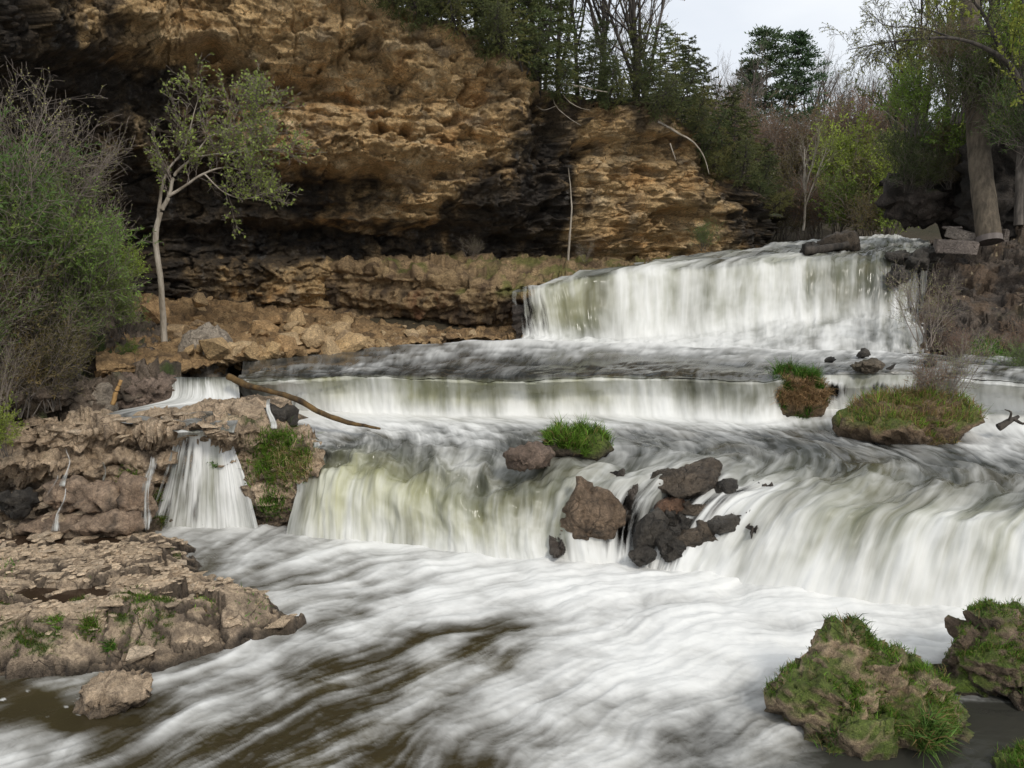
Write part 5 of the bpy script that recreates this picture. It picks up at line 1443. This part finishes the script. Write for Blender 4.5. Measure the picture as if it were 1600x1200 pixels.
def pine(seed, H, nl=9000):
    rg = np.random.RandomState(seed)
    tr = [(np.stack([.01 * H * np.sin(np.linspace(0, 3, 9)), 0 * np.linspace(0, 1, 9), np.linspace(-.5, H * .97, 9)], -1), H * .014 * np.linspace(1, .15, 9))]
    br = []; P = []; D = []
    nw = 15
    for w in range(nw):
        t = .30 + .68 * w / (nw - 1)
        for b in range(5):
            az = rg.uniform(0, 6.28); L = H * (.24 * (1 - t) ** .55 + .035) * rg.uniform(.5, 1.3)
            z = t * H + rg.uniform(-.01, .01) * H
            d = np.array([math.cos(az), math.sin(az), rg.uniform(.0, .3)])
            pts = np.array([[0, 0, z], np.array([0, 0, z]) + d * L * .55, np.array([0, 0, z]) + d * L + np.array([0, 0, .10 * L])])
            br.append((pts, np.array([.004, .003, .001]) * H))
            for pad in range(7):
                f = rg.uniform(.35, 1.05); c = pts[0] + (pts[2] - pts[0]) * f + rg.normal(0, .012, 3) * H * np.array([1.3, 1.3, .5])
                m = max(1, nl // (nw * 35))
                o = rg.normal(0, 1, (m, 3)) * np.array([1, 1, .32]) * .017 * H
                P.append(c + o); D.append(o / (.017 * H) * .6 + np.array([0, 0, .7]) + d * .5)
    P, D = np.concatenate(P), np.concatenate(D)
    return Proto([('trunk', tube_mesh('trunk', tr + br, 5, M_BARKD), []), ('crown', leaf_mesh('crown', *leaf_cards(rg, P, D, .026 * H, .009 * H, ((.028,.046,.020),(.058,.088,.042)), .7), M_NEEDLE), [])])
def shrub(seed, H, stems=12, nl=5000, cols=((.06,.10,.02),(.12,.17,.035)), lsize=.06, lw=.5, bark=None, spread=.6, nsub=(9, 6), leaf=True, droop=0.0, flop=0.0):
    rg = np.random.RandomState(seed)
    out = [[], [], [], []]
    prm = dict(n=list(nsub), ang=[.6, .7], ratio=[.5, .5], wig=[.10, .14, .18], up=[.05 - flop, .04 - flop, .0], t0=[.2, .15], seg=[7, 5, 4], taper=.4, thick=.7)
    for k in range(stems):
        a = rg.uniform(0, 6.28); s = rg.uniform(.1, spread)
        grow_branch(rg, out, (rg.normal(0, .06) * H, rg.normal(0, .06) * H, -.05), (math.cos(a) * s, math.sin(a) * s, 1), H * rg.uniform(.6, 1.05), (.0075 if leaf else .007) * H, 0, prm)
    fine = out[1] + out[2]
    for p, r in fine: np.maximum(r, .0030, out=r)
    subs = []
    if leaf:
        P, D = points_on(rg, fine, nl, .2)
        subs = [('leaves', leaf_mesh('leaves', *leaf_cards(rg, P, D, lsize, lsize * lw, cols, .8, droop), M_LEAF))]
    return Proto([('stems', tube_mesh('stems', out[0], 4, bark or M_BARK), []), ('twigs', tube_mesh('twigs', fine, 3, bark or M_TWIG), subs)])

CED = [cedar(301 + k, 5.0, 8500, lsize=.125) for k in range(3)]
CEDY = [cedar(311 + k, 5.0, 7500, ((.05,.06,.018),(.115,.115,.035)), lsize=.125) for k in range(2)]
BARE = [bare_tree(321 + k, 6.0, M_BARKD, M_BARKD, 900, ((.10,.10,.03),(.17,.16,.05)), .05, 1.0, .5, fork=1) for k in range(3)]
BARE2 = [bare_tree(331 + k, 6.0, M_BARK, M_TWIG, 0, dens=1.1, spread=.6, fork=1) for k in range(2)]
LEAFY = [bare_tree(341 + k, 6.0, M_BARKD, M_BARKD, 5200, ((.07,.10,.015),(.17,.20,.04)), .085, 1.0, .75, t0=.15) for k in range(3)]
PINE = [pine(351 + k, 9.0) for k in range(2)]
BUSHG = [shrub(361 + k, 2.0, 12, 6500, ((.09,.14,.02),(.19,.25,.045)), .075) for k in range(2)]
BUSHD = [shrub(371 + k, 2.0, 14, 8000, ((.035,.06,.014),(.075,.11,.03)), .085, .22, droop=.1) for k in range(2)]
BUSHO = [shrub(381 + k, 2.0, 14, 6500, ((.055,.055,.02),(.12,.10,.035)), .075, .25) for k in range(2)]
TWIGGY = [shrub(391 + k, 2.0, 10, 1300, ((.12,.13,.05),(.20,.21,.08)), .04, bark=M_TWIG, spread=.9) for k in range(2)]
REDDISH = [shrub(401 + k, 2.0, 14, 3500, ((.15,.085,.05),(.20,.13,.07)), .05, bark=M_TWIG, spread=.5) for k in range(2)]

vr = np.random.RandomState(77)
def crest(px, back):
    """place on top of the cliff, 'back' metres behind its edge"""
    i = np.interp(px, CREST_PX, np.arange(len(CREST_PX)))
    k = int(i)
    p = CREST[k] - np.array([nor[k][0], nor[k][1], 0]) * back
    return np.array([p[0], p[1], CREST[k][2] + .9 * min(1, (max(back, 0) / 7) ** .7) - .1])
# dark cedars along the crest
for k, (px, back, s) in enumerate([(440,.8,.9),(480,.5,.8),(515,.6,.75),(545,1.5,1.1),(575,.6,.8),(605,1.8,1.2),(640,.7,.7),(660,2.5,1.15),(690,.8,.55),(715,2.2,1.1),(745,.7,.7),(770,1.6,1.15),(800,.8,.85),(825,1.0,1.1),(845,.6,.8),(865,1.8,1.1),(890,.6,.5),(520,3.5,1.4),(590,4,1.4),(680,4.5,1.4),(750,4.5,1.4),(830,3.5,1.3)]):
    CED[k % 3].place('cedar_tree', tuple(crest(px, back)), 'dark olive cedar crowded along the top of the high cliff', 'tree', 'cedars on the cliff top', s, vr.uniform(0, 6.3))
for k, (px, back, s) in enumerate([(915,.4,.42),(940,1.2,.55),(965,.4,.38),(990,1.4,.6),(1015,.5,.5),(1035,1.6,.72),(1050,.5,.55),(1070,.8,.75),(1085,1.8,.9),(1100,.5,.6),(1120,1.4,.8),(1135,.5,.55),(1150,1.2,.75),(1165,.5,.6),(1180,1.6,.8),(1188,.4,.5),(1195,.4,.55)]):
    (CED + CEDY)[k % 5].place('cedar_tree', tuple(crest(px, back)), 'small cedar on the sloping far end of the cliff', 'tree', 'cedars on the sloping cliff end', s, vr.uniform(0, 6.3))
for k in range(44):
    px = 470 + k * 16.6 + vr.uniform(-8, 8)
    (CED + CEDY)[k % 5].place('cedar_tree', tuple(crest(px, vr.uniform(-.3, .15)) - np.array([0, 0, .05])), 'low cedar drooping over the rim of the cliff', 'tree', 'cedars drooping over the cliff rim', vr.uniform(.24, .46), vr.uniform(-.5, .5), (vr.uniform(.5, 1.35), vr.normal(0, .2)))
# bare trees behind the crest
for k, (px, back, s) in enumerate([(640,5.5,1.0),(700,6,1.1),(790,5,1.1),(850,4,1.2),(880,3,1.0),(905,4.5,1.3),(930,2.5,1.0),(950,5,1.3),(975,3,1.15),(1000,2.0,1.2),(1020,5,1.35),(1045,2.5,1.3),(1068,3.5,1.3),(1090,3.5,1.0),(1120,6,1.0)]):
    (BARE + BARE2[:1])[k % 4].place('bare_tree', tuple(crest(px, back)), 'leafless dark tree standing behind the cliff edge', 'tree', 'bare trees behind the cliff edge', s * .95, vr.uniform(0, 6.3), (vr.normal(0, .05), vr.normal(.05, .06)))
def at(px, py, Y): return tuple(PY(px, py, Y))
# valley end
PINE[0].place('pine_tree', at(1188, 280, 60), 'tall dark pine with a broad crown left of its twin beyond the falls', 'tree', None, 1.12, .4)
PINE[0].place('pine_tree', at(1160, 290, 61), 'shorter dark pine leaning against the two tall pines', 'tree', None, .92, 1.7)
PINE[1].place('pine_tree', at(1236, 275, 61), 'tall dark pine with open gaps beside its twin beyond the falls', 'tree', None, 1.08, 2.0)
for k in range(16):
    px = 1255 + k * 10.5 + vr.uniform(-4, 4)
    (BARE2 + BARE)[k % 5].place('bare_tree', at(px, 248 + vr.uniform(-8, 10), 62 + vr.uniform(0, 16)), 'distant bare tree on the far wooded ridge', 'tree', 'bare trees on the far ridge', vr.uniform(.95, 1.25), vr.uniform(0, 6.3))
for k in range(8):
    BARE2[k % 2].place('bare_tree', at(1100 + k * 9 + vr.uniform(-4, 4), 240 + vr.uniform(-8, 10), 52 + vr.uniform(0, 10)), 'pale bare tree between the cedars and the tall pines', 'tree', 'pale bare trees left of the pines', vr.uniform(.7, 1.0), vr.uniform(0, 6.3))
for k in range(9):
    REDDISH[k % 2].place('shrub', at(1120 + k * 18 + vr.uniform(-6, 6), 262 + vr.uniform(-12, 14) + k * 3, 47 + vr.uniform(-3, 3)), 'reddish brown budding bush below the tall pines', 'shrub', 'reddish bushes below the pines', vr.uniform(1.2, 1.9), vr.uniform(0, 6.3))
for k in range(12):
    (REDDISH + BUSHO)[k % 4].place('shrub', at(1290 + k * 11 + vr.uniform(-5, 5), 262 + vr.uniform(-10, 14), 50 + vr.uniform(-4, 4)), 'brown budding bush on the slope under the far ridge', 'shrub', 'brown bushes under the far ridge', vr.uniform(1.3, 2.0), vr.uniform(0, 6.3))
for k, (px, py, Y, s) in enumerate([(1300,330,42,1.7),(1335,345,41,1.9),(1365,350,40,1.9),(1390,352,39,1.7),(1310,372,39,1.3),(1350,378,38,1.3),(1385,380,37.5,1.4),(1285,300,46,1.5),(1330,300,46,1.6),(1375,310,45,1.6)]):
    (BUSHG + BUSHO[:1])[k % 3].place('shrub', at(px, py, Y), 'light green leafing bush at the bend behind the falls', 'shrub', 'light green bushes behind the falls', s, vr.uniform(0, 6.3))
for k, (px, py, Y, s) in enumerate([(1205,380,40,1.3),(1225,378,40,1.5),(1250,378,40,1.3),(1275,376,40,1.4),(1215,330,44,1.8),(1245,335,44,1.8),(1272,330,44,1.8),(1200,300,46,1.7),(1230,290,47,1.8),(1262,285,48,1.7)]):
    (BUSHO + REDDISH)[k % 4].place('shrub', at(px, py, Y), 'dull brown green bush beside the end of the cliff', 'shrub', 'brown green bushes beside the cliff end', s, vr.uniform(0, 6.3))
bare_tree(421, 5.0, M_PALE, M_PALE, 0, dens=.9, spread=.28, t0=.15, fork=2).place('bare_tree', at(1256, 352, 39), 'slender pale grey leafless tree standing below the pines', 'tree', None, .85)
# right side woods
for k, (px, py, Y, s, lab) in enumerate([(1410,262,34,.85,0),(1440,250,33,1.0,0),(1470,255,32,.95,0),(1500,240,31,1.2,0),(1530,250,30,1.1,0),(1560,240,29,1.2,0),(1590,250,28,1.15,0),(1620,240,27,1.2,0),(1425,215,40,1.2,0),(1480,200,40,1.4,0),(1540,190,38,1.4,0),(1600,180,36,1.4,0),(1395,240,42,.9,0),(1640,330,22,1.2,0)]):
    (LEAFY + BARE)[(k * 2) % 6 if k % 3 else k % 3].place('tree', at(px, py, Y), 'thin tree with sparse yellow green leaves on the right slope', 'tree', 'spring trees on the right slope', s, vr.uniform(0, 6.3), (0, vr.normal(-.06, .05)))
for k, (px, py, Y, s) in enumerate([(1430,210,27,1.0),(1500,190,25,1.1),(1560,170,24.4,1.1),(1470,120,26,.9),(1585,120,24,.9),(1405,275,31,.9),(1435,268,31,1.0),(1470,270,30.5,1.0),(1500,262,30,1.1),(1450,300,30.2,.7),(1420,300,30.6,.7),(1485,295,29.8,.6),(1580,225,27,1.3),(1610,260,24,1.2)]):
    (BUSHG[:1] + BUSHD + BUSHO[:1])[k % 4].place('shrub', at(px, py, Y), 'green bush hanging over the dark right outcrop', 'shrub', 'bushes over the right outcrop', s, vr.uniform(0, 6.3))

# ---- right outcrop, cut log, blocks, trunk
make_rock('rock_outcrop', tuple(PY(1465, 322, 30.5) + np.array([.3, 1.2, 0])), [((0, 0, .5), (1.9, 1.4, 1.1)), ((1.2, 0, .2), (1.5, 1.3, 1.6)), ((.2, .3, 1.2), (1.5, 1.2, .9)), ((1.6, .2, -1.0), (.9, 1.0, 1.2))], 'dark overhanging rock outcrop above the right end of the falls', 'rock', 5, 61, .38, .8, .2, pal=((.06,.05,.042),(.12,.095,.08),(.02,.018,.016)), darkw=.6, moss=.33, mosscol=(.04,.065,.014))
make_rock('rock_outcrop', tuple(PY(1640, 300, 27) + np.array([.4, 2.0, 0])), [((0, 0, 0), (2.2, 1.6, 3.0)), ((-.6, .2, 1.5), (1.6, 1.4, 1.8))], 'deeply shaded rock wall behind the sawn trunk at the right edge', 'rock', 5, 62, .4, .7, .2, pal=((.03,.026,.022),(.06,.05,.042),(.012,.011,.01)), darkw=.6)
lp = [PY(1512, -60, 26.6), PY(1518, 60, 26.0), PY(1524, 150, 25.6), PY(1532, 260, 25.0), PY(1546, 378, 24.2)]
e = empty('cut_trunk', tuple(lp[-1])); tag(e, 'thick grey brown trunk with a sawn lower end on the right bank', 'trunk')
def along(a, n): t = np.linspace(0, len(a) - 1, n); return _crom_axis0(np.array(a), t)
LL = along(lp, 30) - lp[-1]
V, F = tubes([(LL, np.linspace(.25, .34, 30) + .008 * np.sin(np.arange(30) * 2.1))], 18)
V += .02 * fbm(V * 3, 3)[:, None]
link('trunk', mesh_np('trunk', V, F, True), bark_material('log_bark', (.065, .052, .036), (.15, .12, .085), 8), e)
dv = unit(LL[-1] - LL[-2]); V, F = tubes([(np.array([LL[-1] - dv * .16, LL[-1] + dv * .012]), np.array([.362, .355]))], 18)
link('end_band', mesh_np('end_band', V, F, True), bark_material('peeled_wood', (.12, .10, .09), (.19, .165, .15), 3), e)
a_ = unit(np.cross(dv, [0, 0, 1])); b_ = np.cross(dv, a_); th_ = np.linspace(0, 2 * np.pi, 24, endpoint=False)
ring = LL[-1] + dv * .008 + .35 * (a_[None] * np.cos(th_)[:, None] + b_[None] * np.sin(th_)[:, None])
link('cut_face', mesh_np('cut_face', np.concatenate([[LL[-1] + dv * .0]] + [ring]), np.array([[0, 1 + i, 1 + (i + 1) % 24] for i in range(24)]), False), bark_material('weathered_end', (.06, .048, .042), (.10, .08, .07), 10), e)
def block(px, py, Y, size, rot, label):
    bm = bmesh.new(); bmesh.ops.create_cube(bm, size=1)
    bmesh.ops.scale(bm, vec=size, verts=bm.verts)
    bmesh.ops.bevel(bm, geom=bm.edges, offset=.025, segments=2, affect='EDGES')
    r_ = np.random.RandomState(int(px))
    for v in bm.verts: v.co += Vector(r_.normal(0, .012, 3))
    me = bpy.data.meshes.new('stone_block'); bm.to_mesh(me); bm.free(); me.materials.append(M_GREYSTONE)
    tag(link('stone_block', me, None, None, at(px, py, Y), rot), label, 'block')
block(1493, 386, 24.3, (1.15, .45, .38), (.05, .06, -.25), 'lower long grey stone block beside the sawn trunk')
block(1504, 368, 24.7, (.95, .30, .32), (.0, .28, -.5), 'tilted grey stone block lying across the lower block')
block(1488, 356, 25.4, (.42, .4, .10), (.05, 0, .1), 'thin flat stone resting behind the tilted block')
block(1570, 368, 24.2, (.16, .22, .36), (.0, .1, .2), 'small upright stone on the far side of the sawn trunk')
def simple_trunk(name, pts, r, mat, label, cat, sides=9, twigs=None):
    e = empty(name, tuple(pts[0])); tag(e, label, cat)
    q = along(pts, 5 * len(pts)) - pts[0]
    q = q + .02 * np.stack([fbm(q * 2 + k * 9, 2) for k in range(3)], -1)
    V, F = tubes([(q, np.interp(np.linspace(0, 1, len(q)), np.linspace(0, 1, len(r)), r))], sides)
    link('trunk' if cat == 'tree' else 'stem', mesh_np('trunk', V, F, True), mat, e)
    return e, q
simple_trunk('tree', [PY(1591, 352, 24), PY(1593, 280, 24.2), PY(1596, 180, 24.4), PY(1600, 60, 24.6), PY(1602, -40, 24.8)], [.13, .11, .1, .09, .07], M_BARK, 'straight grey trunk in the shade at the right picture edge', 'tree')

# overhanging limb of the right tree, with drooping twigs
def limb_tree(name, scaf, radii, label, seed, prm_n, leaves, leafcol, lsize, bark, twigmat, tw_len, up=.0, spread=.7, Lscale=None, leaf_t0=.25, droop=0.0):
    rg = np.random.RandomState(seed)
    base = scaf[0][0]
    e = empty(name, tuple(base)); tag(e, label, 'tree')
    big, out = [], [[], [], [], []]
    for pts, r in zip(scaf, radii):
        q = along([np.array(p) for p in pts], 6 * len(pts)) - base
        q = q + .03 * np.stack([fbm(q * 1.7 + k * 9 + seed, 3) for k in range(3)], -1)
        rad = np.interp(np.linspace(0, 1, len(q)), np.linspace(0, 1, len(r)), r)
        big.append((q, rad))
    for i_, (q, rad) in enumerate(big):
        n = prm_n[i_]
        for k in range(n):
            t = rg.uniform(.25 if i_ else .6, 1) * (len(q) - 1); i = min(int(t), len(q) - 2)
            d = perp_turn(rg, unit(q[i + 1] - q[i]), spread * rg.uniform(.6, 1.4))
            d = unit(d + np.array([0, 0, up]))
            grow_branch(rg, out, q[i], d, tw_len * rg.uniform(.5, 1.2), max(rad[i] * .4, .006), 1, dict(n=[0, 6, 5], ang=[.6, .65, .7], ratio=[.5, .55, .5], wig=[.1, .12, .15, .15], up=[0, up * .3 - droop, up * .2 - droop, -droop], t0=[.2, .15, .1], seg=[8, 6, 4, 3], taper=.5))
    V, F = tubes(big, 8)
    link('trunk', mesh_np('trunk', V, F, True), bark, e)
    fine = out[1] + out[2] + out[3]
    for p, r in fine: np.maximum(r, .0035, out=r)
    cr = link('crown', tube_mesh('crown', fine, 3, twigmat), None, e)
    if leaves:
        P, D = points_on(rg, out[2] + out[3], leaves, leaf_t0)
        return e, (P, D, cr, rg)
    return e, None
e, lf = limb_tree('tree', [[PY(1640, 300, 22), PY(1610, 180, 22), PY(1575, 100, 22), PY(1500, 62, 21.6), PY(1430, 62, 21.2), PY(1375, 68, 21), PY(1325, 78, 20.8)], [PY(1500, 62, 21.6), PY(1440, 45, 21.6), PY(1385, 40, 21.4), PY(1365, 25, 21.4)], [PY(1575, 100, 22), PY(1540, 30, 22.4), PY(1500, -30, 22.6)]],
   [[.14, .11, .075, .04, .028, .018, .008], [.028, .018, .012, .006], [.06, .04, .02]], 'leaning tree at the right edge whose long limb reaches over the sky', 501, [34, 14, 16], 3800, None, .06, M_BARKD, M_BARKD, .75, .0, .8, droop=.05)
P_, D_, cr, rg_ = lf
link('leaves', leaf_mesh('leaves', *leaf_cards(rg_, P_, D_, .06, .022, ((.05,.06,.02),(.13,.14,.04)), .5, .3), M_LEAF), None, cr)

# ---- pale trunked tree at the left
Yt = 18.6
T = lambda a, b, y=Yt: PY(a, b, y)
e, lf = limb_tree('tree', [[T(257, 535), T(254, 480), T(250, 430), T(243, 375), T(250, 335), T(265, 305), T(272, 275), T(300, 245), T(325, 215)],
                 [T(247, 340), T(252, 300), T(262, 268), T(285, 235), T(300, 190), T(310, 150)], [T(262, 308), T(290, 290), T(318, 272), T(350, 262), T(385, 268)], [T(325, 215), T(360, 200), T(395, 185), T(410, 155)], [T(318, 272), T(350, 300), T(385, 310), T(420, 300)], [T(300, 245), T(345, 240), T(400, 235), T(445, 235)]],
   [[.080, .072, .066, .068, .055, .045, .035, .025, .015], [.042, .036, .028, .02, .014, .008], [.038, .03, .024, .017, .008], [.018, .014, .01, .006], [.02, .014, .01, .006], [.02, .015, .01, .006]], 'slender pale trunked tree with sparse new leaves in front of the cliff', 511, [8, 18, 14, 26, 22, 26], 4800, None, .05, M_PALE, M_TWIG, .85, .12, .8)
P_, D_, cr, rg_ = lf
link('leaves', leaf_mesh('leaves', *leaf_cards(rg_, P_, D_, .072, .048, ((.15,.21,.05),(.24,.34,.085)), .9), M_LEAF), None, cr)

# ---- shrubs massed on the left bank
spots = [('G', 110, 485, 15.4, 1.0, 'dense bright green bush in the middle of the left bank'), ('G', 50, 440, 14.8, .95, 'feathery green bush high on the left bank'), ('G', 150, 520, 16.2, .78, 'small green bush above the upright rock block'), ('G', 196, 520, 17.6, .62, 'bright green bush beside the pale trunk'), ('g', 192, 455, 18.6, .5, 'small light green bush against the dark cliff'),
         ('T', 10, 400, 14.8, 1.15, 'tall thin grey twigged bush at the left picture edge'), ('D', -50, 470, 13.8, 1.4, 'big dark bush cut off by the left picture edge'), ('O', 75, 640, 14.6, .8, 'olive brown cedar bush hanging over the side channel'), ('O', 25, 650, 14.0, .85, 'dark olive bush at the foot of the left bank'), ('D', 65, 560, 14.8, .95, 'dark green bush between the bright and the olive bushes'), ('O', 112, 590, 15.3, .6, 'rusty tinged cedar bush above the grey block'), ('D', -30, 620, 13.4, 1.0, 'dark bush low at the left picture edge'),
         ('T', 20, 300, 15.0, .95, 'twiggy bush with pale buds high at the left edge'), ('T', 110, 350, 16.0, .95, 'tangled grey twigs leaning toward the cliff'), ('T', 0, 660, 13.2, .6, 'bare tangled twigs low at the left edge'), ('T', 165, 420, 17.0, .9, 'thin grey twigs between the green bush and the cliff'), ('T', -20, 540, 13.6, .8, 'bare arching twigs in front of the left bushes'), ('g', 10, 712, 12.9, .36, 'light green trailing bush over the left end of the ledge'), ('O', 20, 560, 14.2, 1.0, 'brownish bush in the middle of the left edge'), ('g', 205, 570, 17.2, .22, 'low yellow green plant on the left bank rocks'), ('G', 100, 410, 16.8, .75, 'green bush at the back of the left bank'), ('G', 20, 500, 14.4, 1.1, 'light feathery green bush beside the left picture edge')]
KIND = dict(G=[shrub(411 + k, 2.0, 13, 6500, ((.055,.095,.022),(.13,.20,.045)), .085, .24) for k in range(2)], g=BUSHG, D=BUSHD, O=BUSHO, T=TWIGGY)
for k, (t, px, py, Y, s, lab) in enumerate(spots):
    KIND[t][k % 2].place('shrub', at(px, py, Y), lab, 'shrub', None, s, vr.uniform(0, 6.3), (vr.normal(0, .08), vr.normal(.12, .08)))
# low plants by the falls and right bank
for k, (px, py, Y, s, t, lab) in enumerate([(1098, 392, 27.4, .42, 'G', 'round green bush at the foot of the far cliff end'), (1590, 590, 17.2, .34, 'G', 'dark green leafy plant at the right edge beside the cascade'), (1480, 632, 14.8, .62, 'T', 'bare twiggy bush growing on the wide low island'), (1440, 636, 15.0, .45, 'R', 'reddish brown dry bush on the crest of the wide island'), (1445, 540, 20.5, .9, 'T', 'tall thin twigs at the right end of the upper falls'), (1500, 566, 18.5, .35, 'R', 'brown dry bush at the foot of the right bank'), (1590, 560, 18.5, .4, 'R', 'brown dry bush by the right picture edge'), (740, 408, 26.4, .35, 'T', 'grey twiggy bush on the bench under the dark overhang'), (915, 408, 27, .3, 'T', 'small grey bush beside the thin white sapling')]):
    dict(KIND, R=REDDISH)[t][k % 2].place('shrub', at(px, py, Y), lab, 'shrub', None, s, vr.uniform(0, 6.3))
simple_trunk('sapling', [PY(887, 411, 26.8), PY(890, 370, 26.8), PY(893, 330, 26.9), PY(891, 290, 27.0), PY(888, 262, 27.0)], [.045, .04, .03, .02, .01], M_PALE, 'thin white sapling standing on the bench against the stained cliff', 'sapling', 6)
# right bank grass
RBv = np.empty(len(bpy.data.objects['right_bank'].data.vertices) * 3); bpy.data.objects['right_bank'].data.vertices.foreach_get('co', RBv); RBv = RBv.reshape(-1, 3)
blades('grass_clump', RBv, np.tile([0, -.3, .9], (len(RBv), 1)), 1800, .26, .016, G0, G1, 'low green grass at the foot of the right bank', 130, .5, .7, mask=near_px(RBv, 1540, 567, 32))

# ---- dead wood
def drift(name, pts, r, mat, label, ends=True, branches=()):
    e = empty(name, tuple(pts[0])); tag(e, label, 'log')
    q = along(pts, 7 * len(pts)) - pts[0]
    q = q + .03 * np.stack([fbm(q * 2.5 + k * 9, 3) for k in range(3)], -1)
    rr = np.interp(np.linspace(0, 1, len(q)), np.linspace(0, 1, len(r)), r) * (1 + .15 * fbm(q * 5, 2))
    q = np.concatenate([q[:1], q, q[-1:]]); rr = np.concatenate([[.002], rr, [.002]])
    V, F = tubes([(q, rr)], 10)
    link('trunk', mesh_np('trunk', V, F, True), mat, e)
    for pp, r2 in branches:
        V, F = tubes([(along(pp, 8) - pts[0], np.linspace(r2, r2 * .3, 8))], 5)
        link('branch', mesh_np('branch', V, F, True), mat, e)
M_DRIFT = bark_material('wet_driftwood', (.025, .016, .009), (.15, .09, .03), 4)
drift('drift_log', [PY(357, 588, 15.6), PY(385, 602, 15.4), PY(430, 613, 15.2), PY(470, 627, 15.0), PY(500, 645, 14.9), PY(545, 660, 14.7), PY(594, 670, 14.5)], [.07, .06, .045, .06, .05, .045, .02], M_DRIFT, 'long brown drift log slanting down across the middle falls')
drift('drift_stick', [PY(176, 632, 15.0), PY(181, 612, 15.0), PY(188, 593, 15.0)], [.045, .04, .03], bark_material('yellow_wood', (.32, .17, .06), (.48, .30, .12), 5), 'short orange stick leaning on the grey rock')
drift('drift_log', [PY(1258, 392, 25.8), PY(1290, 388, 26), PY(1325, 382, 26.2)], [.14, .13, .1], M_BARKD, 'dark log stranded on the brink of the upper falls')
drift('drift_log', [PY(1412, 562, 19.5), PY(1440, 558, 19.5), PY(1468, 555, 19.4)], [.05, .06, .06], M_PALE, 'pale log lying at the foot of the right bank')
drift('stump', [PY(1560, 668, 14.3), PY(1575, 660, 14.3), PY(1592, 650, 14.4)], [.07, .06, .03], M_BARKD, 'dark snagged root at the right end of the wide island', branches=[([PY(1575, 660, 14.3), PY(1580, 645, 14.2), PY(1570, 640, 14.2)], .03), ([PY(1585, 655, 14.3), PY(1600, 662, 14.2), PY(1612, 650, 14.2)], .035)])
drift('dead_branch', [PY(855, 130, 27), PY(890, 133, 26.8), PY(925, 139, 26.8), PY(950, 144, 26.8)], [.05, .035, .025, .01], M_PALE, 'pale dead branch sticking out of the cliff top cedars', branches=[([PY(872, 131, 26.9), PY(885, 155, 26.7), PY(905, 168, 26.7), PY(922, 172, 26.7)], .02), ([PY(862, 140, 26.9), PY(868, 165, 26.7), PY(890, 185, 26.6), PY(908, 196, 26.6)], .018), ([PY(870, 165, 26.7), PY(850, 172, 26.6), PY(838, 165, 26.6)], .012), ([PY(905, 136, 26.8), PY(908, 150, 26.7)], .01)])
drift('dead_branch', [PY(1028, 190, 28), PY(1060, 208, 28), PY(1085, 224, 28), PY(1100, 246, 28), PY(1108, 272, 28)], [.045, .035, .025, .018, .008], M_PALE, 'pale dead limb slanting down the sloping cliff end')
drift('dead_branch', [PY(1047, 224, 28), PY(1052, 238, 28), PY(1056, 250, 28)], [.025, .02, .012], M_PALE, 'short pale stick on the sloping cliff end')
drift('dead_branch', [PY(1193, 303, 35), PY(1203, 282, 35), PY(1213, 263, 35)], [.045, .035, .015], M_PALE, 'pale leaning stick beyond the cliff end')
drift('dead_branch', [PY(1376, 168, 33), PY(1395, 185, 33), PY(1420, 206, 33)], [.03, .03, .02], M_PALE, 'pale broken limb against the right hand trees')
